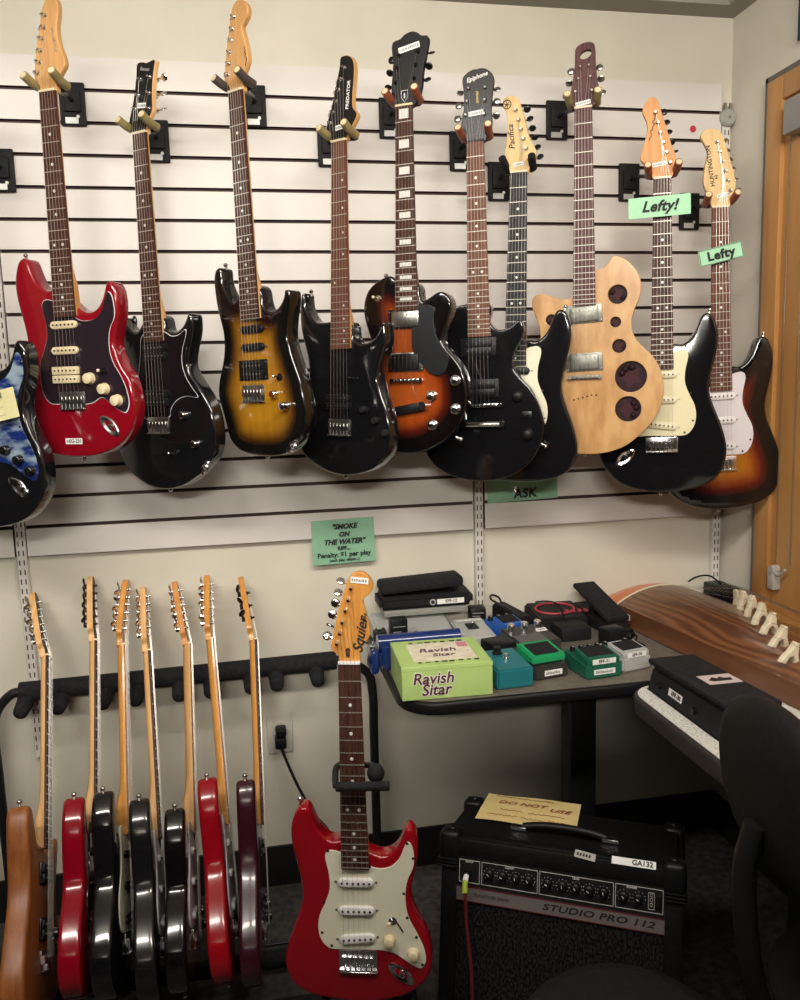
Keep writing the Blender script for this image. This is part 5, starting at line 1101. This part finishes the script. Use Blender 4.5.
def rect(bm, x0, x1, z0, z1, y=.0026, r=.0008):
    for p, q in (((x0, z0), (x1, z0)), ((x1, z0), (x1, z1)), ((x1, z1), (x0, z1)), ((x0, z1), (x0, z0))): tube(bm, [(p[0], y, p[1]), (q[0], y, q[1])], r, 4)
for x0, x1 in ((.040, .083), (.088, .205), (.209, .357), (.361, .452)): rect(bm, x0, x1, z-.024, z+.022)
obj('panel_outlines', bm, mat('white_print', (.45, .45, .43), .6), cp, None)
for i, x in enumerate((.105, .133, .160, .187, .226, .256, .283, .310, .338, .377, .406)):
    bm = bmesh.new(); lathe(bm, [(.0095, 0), (.0092, .006), (.006, .008), (.0055, .014), (0, .014)], Matrix.Translation((x, .003, z)) @ ROT, 16); o = obj('knob', bm, PLB, cp, 40)
    bm = bmesh.new(); a = 2.2+.5*math.sin(i*2.1); tube(bm, [(x, -.0115, z), (x+.0055*math.cos(a), -.0115, z+.0055*math.sin(a))], .0007, 4); obj('pointer', bm, LAB, o, None)
    bm = bmesh.new()
    for k in range(9): a = math.radians(-40+k*32.5); box(bm, (x+.0125*math.cos(a)-.0006, .002, z+.0125*math.sin(a)-.0006), (x+.0125*math.cos(a)+.0006, .003, z+.0125*math.sin(a)+.0006))
    obj('dial_marks', bm, mat('white_print', (.45, .45, .43), .6), o, None)
bm = bmesh.new(); box(bm, (.424, .001, z-.018), (.436, .003, z+.016), mi=1); rect(bm, .4245, .4355, z-.017, z+.015, .0006, .0006); [rect(bm, .4280, .4320, z-.011+.009*k, z-.005+.009*k, .0006, .0005) for k in (0, 1, 2)]; obj('logo_badge', bm, [mat('white_print', (.45, .45, .43), .6), PLB], cp, None)
bm = bmesh.new(); box(bm, (.440, -.002, z-.014), (.449, .004, z+.012), bev=.002); obj('power_switch', bm, PLB, cp, 40)
bm = bmesh.new(); cyl(bm, (.059, .004, z-.004), (.059, .0, z-.004), .008, n=14); obj('input_jack', bm, BKM, cp)
for i, (x, t_) in enumerate(((.146, 'CLEAN'), (.283, 'LEAD'), (.392, 'REVERB'), (.061, 'INPUT'))): text(t_, .006, LAB, Matrix.Translation((x, .0026, z+.0185)) @ ROT, cp, name='panel_lettering')
bm = bmesh.new(); box(bm, (.030, .002, AZ-.136), (AW-.030, .013, AZ-.106), bev=.001); o = obj('brand_strip', bm, mat('dull_silver_strip', (.23, .20, .19), .4, .4), e, None)
text('STUDIO PRO 112', .018, INK, Matrix.Translation((AW*.665, .0016, AZ-.121)) @ ROT @ Matrix.Diagonal((1.55, 1, 1, 1)), o, bold=.0004, shear=.25, space=1.05)
text('TRANSTUBE SERIES', .009, INK, Matrix.Translation((AW*.22, .0016, AZ-.121)) @ ROT, o, shear=.2)
bm = bmesh.new()
for zz in (AZ-.1065, AZ-.1355): box(bm, (.030, .0012, zz-.0008), (AW-.030, .003, zz+.0008))
obj('strip_line', bm, mat('dull_red_line', (.10, .012, .015), .5), o, None)
GR = noisy('black_grille_cloth', (.003, .003, .003), (.020, .019, .018), (240, 1, 130), 1.0, .9, lo=.4, hi=.62, detail=1, bump=.6); dull(.1, GR)
bm = bmesh.new(); box(bm, (.034, .006, .048), (AW-.034, .013, AZ-.136)); obj('grille', bm, GR, e, None)
for x in (0, AW):
    sg = 1 if x == 0 else -1
    for y in (0, AD):
        bm = bmesh.new(); sy = 1 if y == 0 else -1
        bx = sorted((x-sg*.006, x+sg*.040)); by = sorted((y-sy*.006, y+sy*.045)); box(bm, (bx[0], by[0], AZ-.055), (bx[1], by[1], AZ+.006), bev=.012, seg=3)
        for k in range(3): zz = AZ-.050-.007*k; bx2 = sorted((x-sg*.007, x+sg*.036)); by2 = sorted((y-sy*.007, y+sy*.04)); box(bm, (bx2[0], by2[0], zz-.0045), (bx2[1], by2[1], zz), bev=.002)
        cyl(bm, (x+sg*.018, y+sy*.020, AZ+.004), (x+sg*.018, y+sy*.020, AZ+.009), .009, .006, 14); obj('corner_guard', bm, PLB, e, 40)
for y in (.05, .22):
    for x in (.05, AW-.05): bm = bmesh.new(); cyl(bm, (x, y, 0), (x, y, .021), .018, .02, 16); obj('rubber_foot', bm, PLB, e, 40)
hz = AZ+.0005; x0, x1, y = .150, .345, .085
bm = bmesh.new(); tube(bm, cr([(x0+.01, y, hz+.006), (x0+.04, y, hz+.012), ((x0+x1)/2, y, hz+.015), (x1-.04, y, hz+.012), (x1-.01, y, hz+.006)], 8, False), .0085, 10); hd_ = obj('handle', bm, PLB, e, 50)
for x in (x0, x1): bm = bmesh.new(); box(bm, (x-.018, y-.011, hz-.001), (x+.018, y+.011, hz+.008), bev=.003); obj('handle_bracket', bm, CHR, hd_, 40)
T_ = Matrix.Translation((.372, .0125, AZ-.003)) @ Matrix.Rotation(-.9, 4, 'X')
def amplabel(x, w, txt, rz=0, m=LAB):
    T_ = Matrix.Translation((x, .0035, AZ-.0065)) @ Matrix.Rotation(math.radians(-40), 4, 'X') @ Matrix.Rotation(rz, 4, 'Y')
    bm = bmesh.new(); box(bm, (-w/2, -.0022, -.0075), (w/2, -.0012, .0075), mtx=T_); o = obj('label', bm, m, e, None)
    if txt: text(txt, .014, INK, T_ @ Matrix.Translation((w*.2, -.0026, 0)) @ ROT, o, bold=.0004)
    else: bm = bmesh.new(); [box(bm, (-w*.4+.006*i, -.0026, -.003), (-w*.4+.006*i+.004, -.002, .003), mtx=T_) for i in range(5)]; obj('label_print', bm, INK, o, None)
amplabel(.395, .085, 'GA132'); amplabel(.300, .042, None, .12, mat('dull_label', (.35, .34, .32), .6))
# note on the amp
tp = AM @ Vector((0, 0, AZ+.0032)); tn = AM.to_3x3() @ Vector((0, 0, 1))
def onP(x, y):
    d = ray(x, y); return CP+d*((tp-CP).dot(tn)/d.dot(tn))
P = [onP(487, 793), onP(581, 804), onP(578, 831), onP(476, 818)]; c = sum(P, Vector())/4
ex = (P[1]-P[0]); w = ex.length*.98; h = ((P[0]-P[3]).length+(P[1]-P[2]).length)/2; e = empty('paper_note', 'yellow handwritten note lying on top of the amplifier', 'note', Matrix.Translation(c) @ Matrix((ex.normalized(), tn.cross(ex.normalized()), tn)).transposed().to_4x4())
bm = bmesh.new(); n = 6; V = [[bm.verts.new((w*(i/n-.5), h*(j/3-.5), .0012*math.sin(i*1.4+j))) for i in range(n+1)] for j in range(4)]
for j in range(3):
    for i in range(n): bm.faces.new((V[j][i], V[j][i+1], V[j+1][i+1], V[j+1][i]))
r = bmesh.ops.extrude_face_region(bm, geom=bm.faces[:]); bmesh.ops.translate(bm, verts=[v for v in r['geom'] if isinstance(v, bmesh.types.BMVert)], vec=(0, 0, -.0006))
for v in bm.verts: v.co.z += .0
obj('sheet', bm, PAPY, e, None)
for s_, x, y, sz in (('DO NOT', -.10, .17, .028), ('USE', .30, .06, .030)):
    text(s_, sz, INKR, Matrix.Translation((x*w, y*h, .0024)) @ Matrix.Rotation(-.05, 4, 'Z'), e, 'handwriting', shear=.25)
for x, y, l in ((-.40, .40, .62), (-.30, -.10, .24), (.0, -.14, .36), (-.40, -.30, .30), (-.06, -.34, .44)):
    bm = bmesh.new(); scrawl(bm, (x*w, y*h, .0026), l*w, .009, (1, -.05, 0), (0, 1, 0), int(l*26), .0006); obj('handwriting', bm, INKR, e, None)
# red instrument cable
e = empty('instrument_cable', 'red instrument cable plugged into the amplifier input', 'cable', AM)
zj = AZ-.077
bm = bmesh.new(); cyl(bm, (.059, -.001, zj), (.059, -.014, zj), .0045, n=12, mi=0); cyl(bm, (.059, -.014, zj), (.059, -.026, zj-.008), .0058, n=12, mi=1); tube(bm, [(.059, -.024, zj-.006), (.060, -.030, zj-.020), (.0605, -.031, zj-.028)], .0058, 10, 2); obj('plug', bm, [CHR, LAB, mat('lime_tape', (.42, .55, .06), .5)], e)
bm = bmesh.new(); tube(bm, cr([(.0605, -.031, zj-.026), (.066, -.028, zj-.10), (.078, -.022, zj-.20), (.086, -.03, .03), (.12, -.08, -.052), (.05, -.14, -.062)], 8, False), .0036, 8); obj('cord', bm, mat('dark_red_rubber', (.13, .012, .014), .5), e)
# ------------------------------------------------------------------ chair and stool
CB = noisy('black_chair_plastic', (.006, .006, .006), (.010, .010, .010), sc=120, rough=.55, bump=.15); dull(.2, CB)
e = empty('office_chair', 'black office chair with rounded back at the right edge', 'chair', loc=(1.48, -1.22, 0), rotz=0)
bc = Vector((1.292, -1.240, .837)); an = math.radians(-94)      # the back faces the table; its rear is toward the camera
T_ = Matrix.Translation(bc-Vector((1.48, -1.22, 0))) @ Matrix.Rotation(an, 4, 'Z') @ Matrix.Rotation(.045, 4, 'Y')
bm = bmesh.new(); n = 40; BW, BH = .182, .123; S_ = []
def sq(a, p=1.): return math.copysign(abs(math.cos(a))**p, math.cos(a)), math.copysign(abs(math.sin(a))**p, math.sin(a))
for k, y in ((.0, -.024), (.45, -.023), (.8, -.019), (.94, -.011), (1, 0), (.97, .012), (.85, .02), (.5, .024), (0, .025)):
    ring = []
    for i in range(n if k else 1):
        a = 2*PI*i/n; cx, sy = sq(a); x = BW*k*cx; z_ = BH*k*sy; ring.append(bm.verts.new(T_ @ Vector((x, y+.55*x*x, z_))))
    S_.append(ring)
for a, b in zip(S_, S_[1:]):
    for i in range(n):
        v = []
        for q in (a[i % len(a)], a[(i+1) % len(a)], b[(i+1) % len(b)], b[i % len(b)]):
            if q not in v: v.append(q)
        bm.faces.new(v)
obj('backrest', bm, CB, e, 60)
bm = bmesh.new(); tube(bm, cr([T_ @ Vector((0, -.028, -.05)), T_ @ Vector((0, -.040, -.12)), Vector((-.205, -.02, .52)), Vector((-.14, -.02, .425)), Vector((.05, -.02, .41))], 6, False), .017, 10); obj('back_post', bm, STEEL, e, 50)
bm = bmesh.new(); lathe(bm, [(0, .0), (.19, .0), (.215, .015), (.22, .035), (.205, .055), (.15, .062), (0, .058)], Matrix.Translation((.08, -.02, .42)), 36); obj('seat', bm, CB, e, 50)
bm = bmesh.new(); cyl(bm, (.08, -.02, .09), (.08, -.02, .42), .028, n=16); obj('gas_lift', bm, STEEL, e, 40)
for k in range(5):
    a = 2*PI*k/5+.3; bm = bmesh.new(); tube(bm, [(.08+.02*math.cos(a), -.02+.02*math.sin(a), .10), (.08+.26*math.cos(a), -.02+.26*math.sin(a), .068)], [.022, .014], 8); o = obj('leg', bm, PLB, e, 50)
    bm = bmesh.new(); c = Vector((.08+.26*math.cos(a), -.02+.26*math.sin(a), .028)); d = Vector((-math.sin(a), math.cos(a), 0)); cyl(bm, c-d*.02, c+d*.02, .027, n=16); cyl(bm, c, c+Vector((0, 0, .045)), .008, n=8); obj('caster', bm, PLB, o, 40)
SC = Vector((1.074, -1.240, 0)); SZ = .50
e = empty('drum_stool', 'round black padded stool in front of the amplifier', 'stool', loc=SC)
bm = bmesh.new(); lathe(bm, [(0, -.07), (.142, -.07), (.152, -.06), (.155, -.02), (.148, -.006), (.125, 0), (0, .001)], Matrix.Translation((0, 0, SZ)), 48); obj('seat', bm, CB, e, 50)
bm = bmesh.new(); tube(bm, [(.1525*math.cos(2*PI*i/48), .1525*math.sin(2*PI*i/48), SZ-.016) for i in range(49)], .0035, 8); obj('piping', bm, PLB, e)
bm = bmesh.new(); cyl(bm, (0, 0, .12), (0, 0, SZ-.07), .014, n=14); obj('post', bm, CHR, e, 40)
for k in range(3):
    a = 2*PI*k/3+.5; bm = bmesh.new(); tube(bm, [(0, 0, .26), (.12*math.cos(a), .12*math.sin(a), .14), (.24*math.cos(a), .24*math.sin(a), .012)], .010, 10); o = obj('leg', bm, CHR, e, 50); bm = bmesh.new(); ball(bm, (.24*math.cos(a), .24*math.sin(a), .013), .013); obj('rubber_foot', bm, PLB, o)
# ------------------------------------------------------------------ unseen shelf added to keep the far light off the lower wall and amplifier
e = empty('light_blocking_shelf', 'tall dark shelf added unseen behind the camera to shade the lower wall', 'shelf', loc=(-.3, -3.05, 0))
SHM = mat('dark_brown_board', (.05, .035, .025), .6)
for x in (-2.2, -.75, .7, 2.15): bm = bmesh.new(); box(bm, (x-.012, -.18, 0), (x+.012, .18, 1.70)); obj('upright', bm, SHM, e, None)
for z in (.08, .48, .88, 1.28, 1.688): bm = bmesh.new(); box(bm, (-2.2, -.18, z-.012), (2.15, .18, z+.012)); obj('shelf_board', bm, SHM, e, None)
bm = bmesh.new(); box(bm, (-2.2, -.186, 0), (2.15, -.18, 1.70)); obj('back_panel', bm, SHM, e, None)
# ------------------------------------------------------------------ lights
def wall_washer(x, y, z, w, power, tilt, label, aim=0., col=(1, .94, .845)):
    """long ceiling fixture whose lens is tilted toward the guitar wall"""
    e = empty('ceiling_light', label, 'ceiling light', Matrix.Translation((x, y, z)) @ Matrix.Rotation(aim, 4, 'Z') @ Matrix.Rotation(math.radians(tilt), 4, 'X'))
    bm = bmesh.new(); box(bm, (-w/2-.02, -.09, .004), (w/2+.02, .09, .05), bev=.01); obj('housing', bm, LAB, e, 40)
    bm = bmesh.new(); box(bm, (-w/2, -.075, .0), (w/2, .075, .0045)); obj('diffuser', bm, mat('lit_diffuser', (.9, .9, .88), .5, emit=col, es=6), e, None)
    bm = bmesh.new()
    for q in (-w*.35, w*.35): p0 = Vector((q, 0, .03)); p1 = e.matrix_world.inverted() @ (Vector((*(e.matrix_world @ p0).xy, HC))); cyl(bm, p0, p1, .008, n=8)
    obj('hanger_rod', bm, NIK, e)
    l = bpy.data.lights.new('lamp', 'AREA'); l.shape = 'RECTANGLE'; l.size = w; l.size_y = .15; l.energy = power; l.color = col
    o = bpy.data.objects.new('lamp', l); C.objects.link(o); o.parent = e; o.location = (0, 0, -.004)
wall_washer(-.25, -1.75, 2.33, 1.2, 19.5, 61, 'tilted ceiling light aimed at the left half of the guitar wall')
wall_washer(1.15, -1.75, 2.33, 1.2, 19.5, 61, 'tilted ceiling light aimed at the right half of the guitar wall')
wall_washer(.10, -4.3, 2.33, 1.3, 60, 74, 'long ceiling light at the far side of the room')
w_ = bpy.data.worlds.new('room_ambient'); bpy.context.scene.world = w_; w_.use_nodes = True
w_.node_tree.nodes['Background'].inputs['Color'].default_value = (1, .93, .84, 1); w_.node_tree.nodes['Background'].inputs['Strength'].default_value = .006
vs_ = bpy.context.scene.view_settings; vs_.view_transform = 'Standard'; vs_.look = 'None'; vs_.gamma = 1; vs_.exposure = 0.0; vs_.use_curve_mapping = False
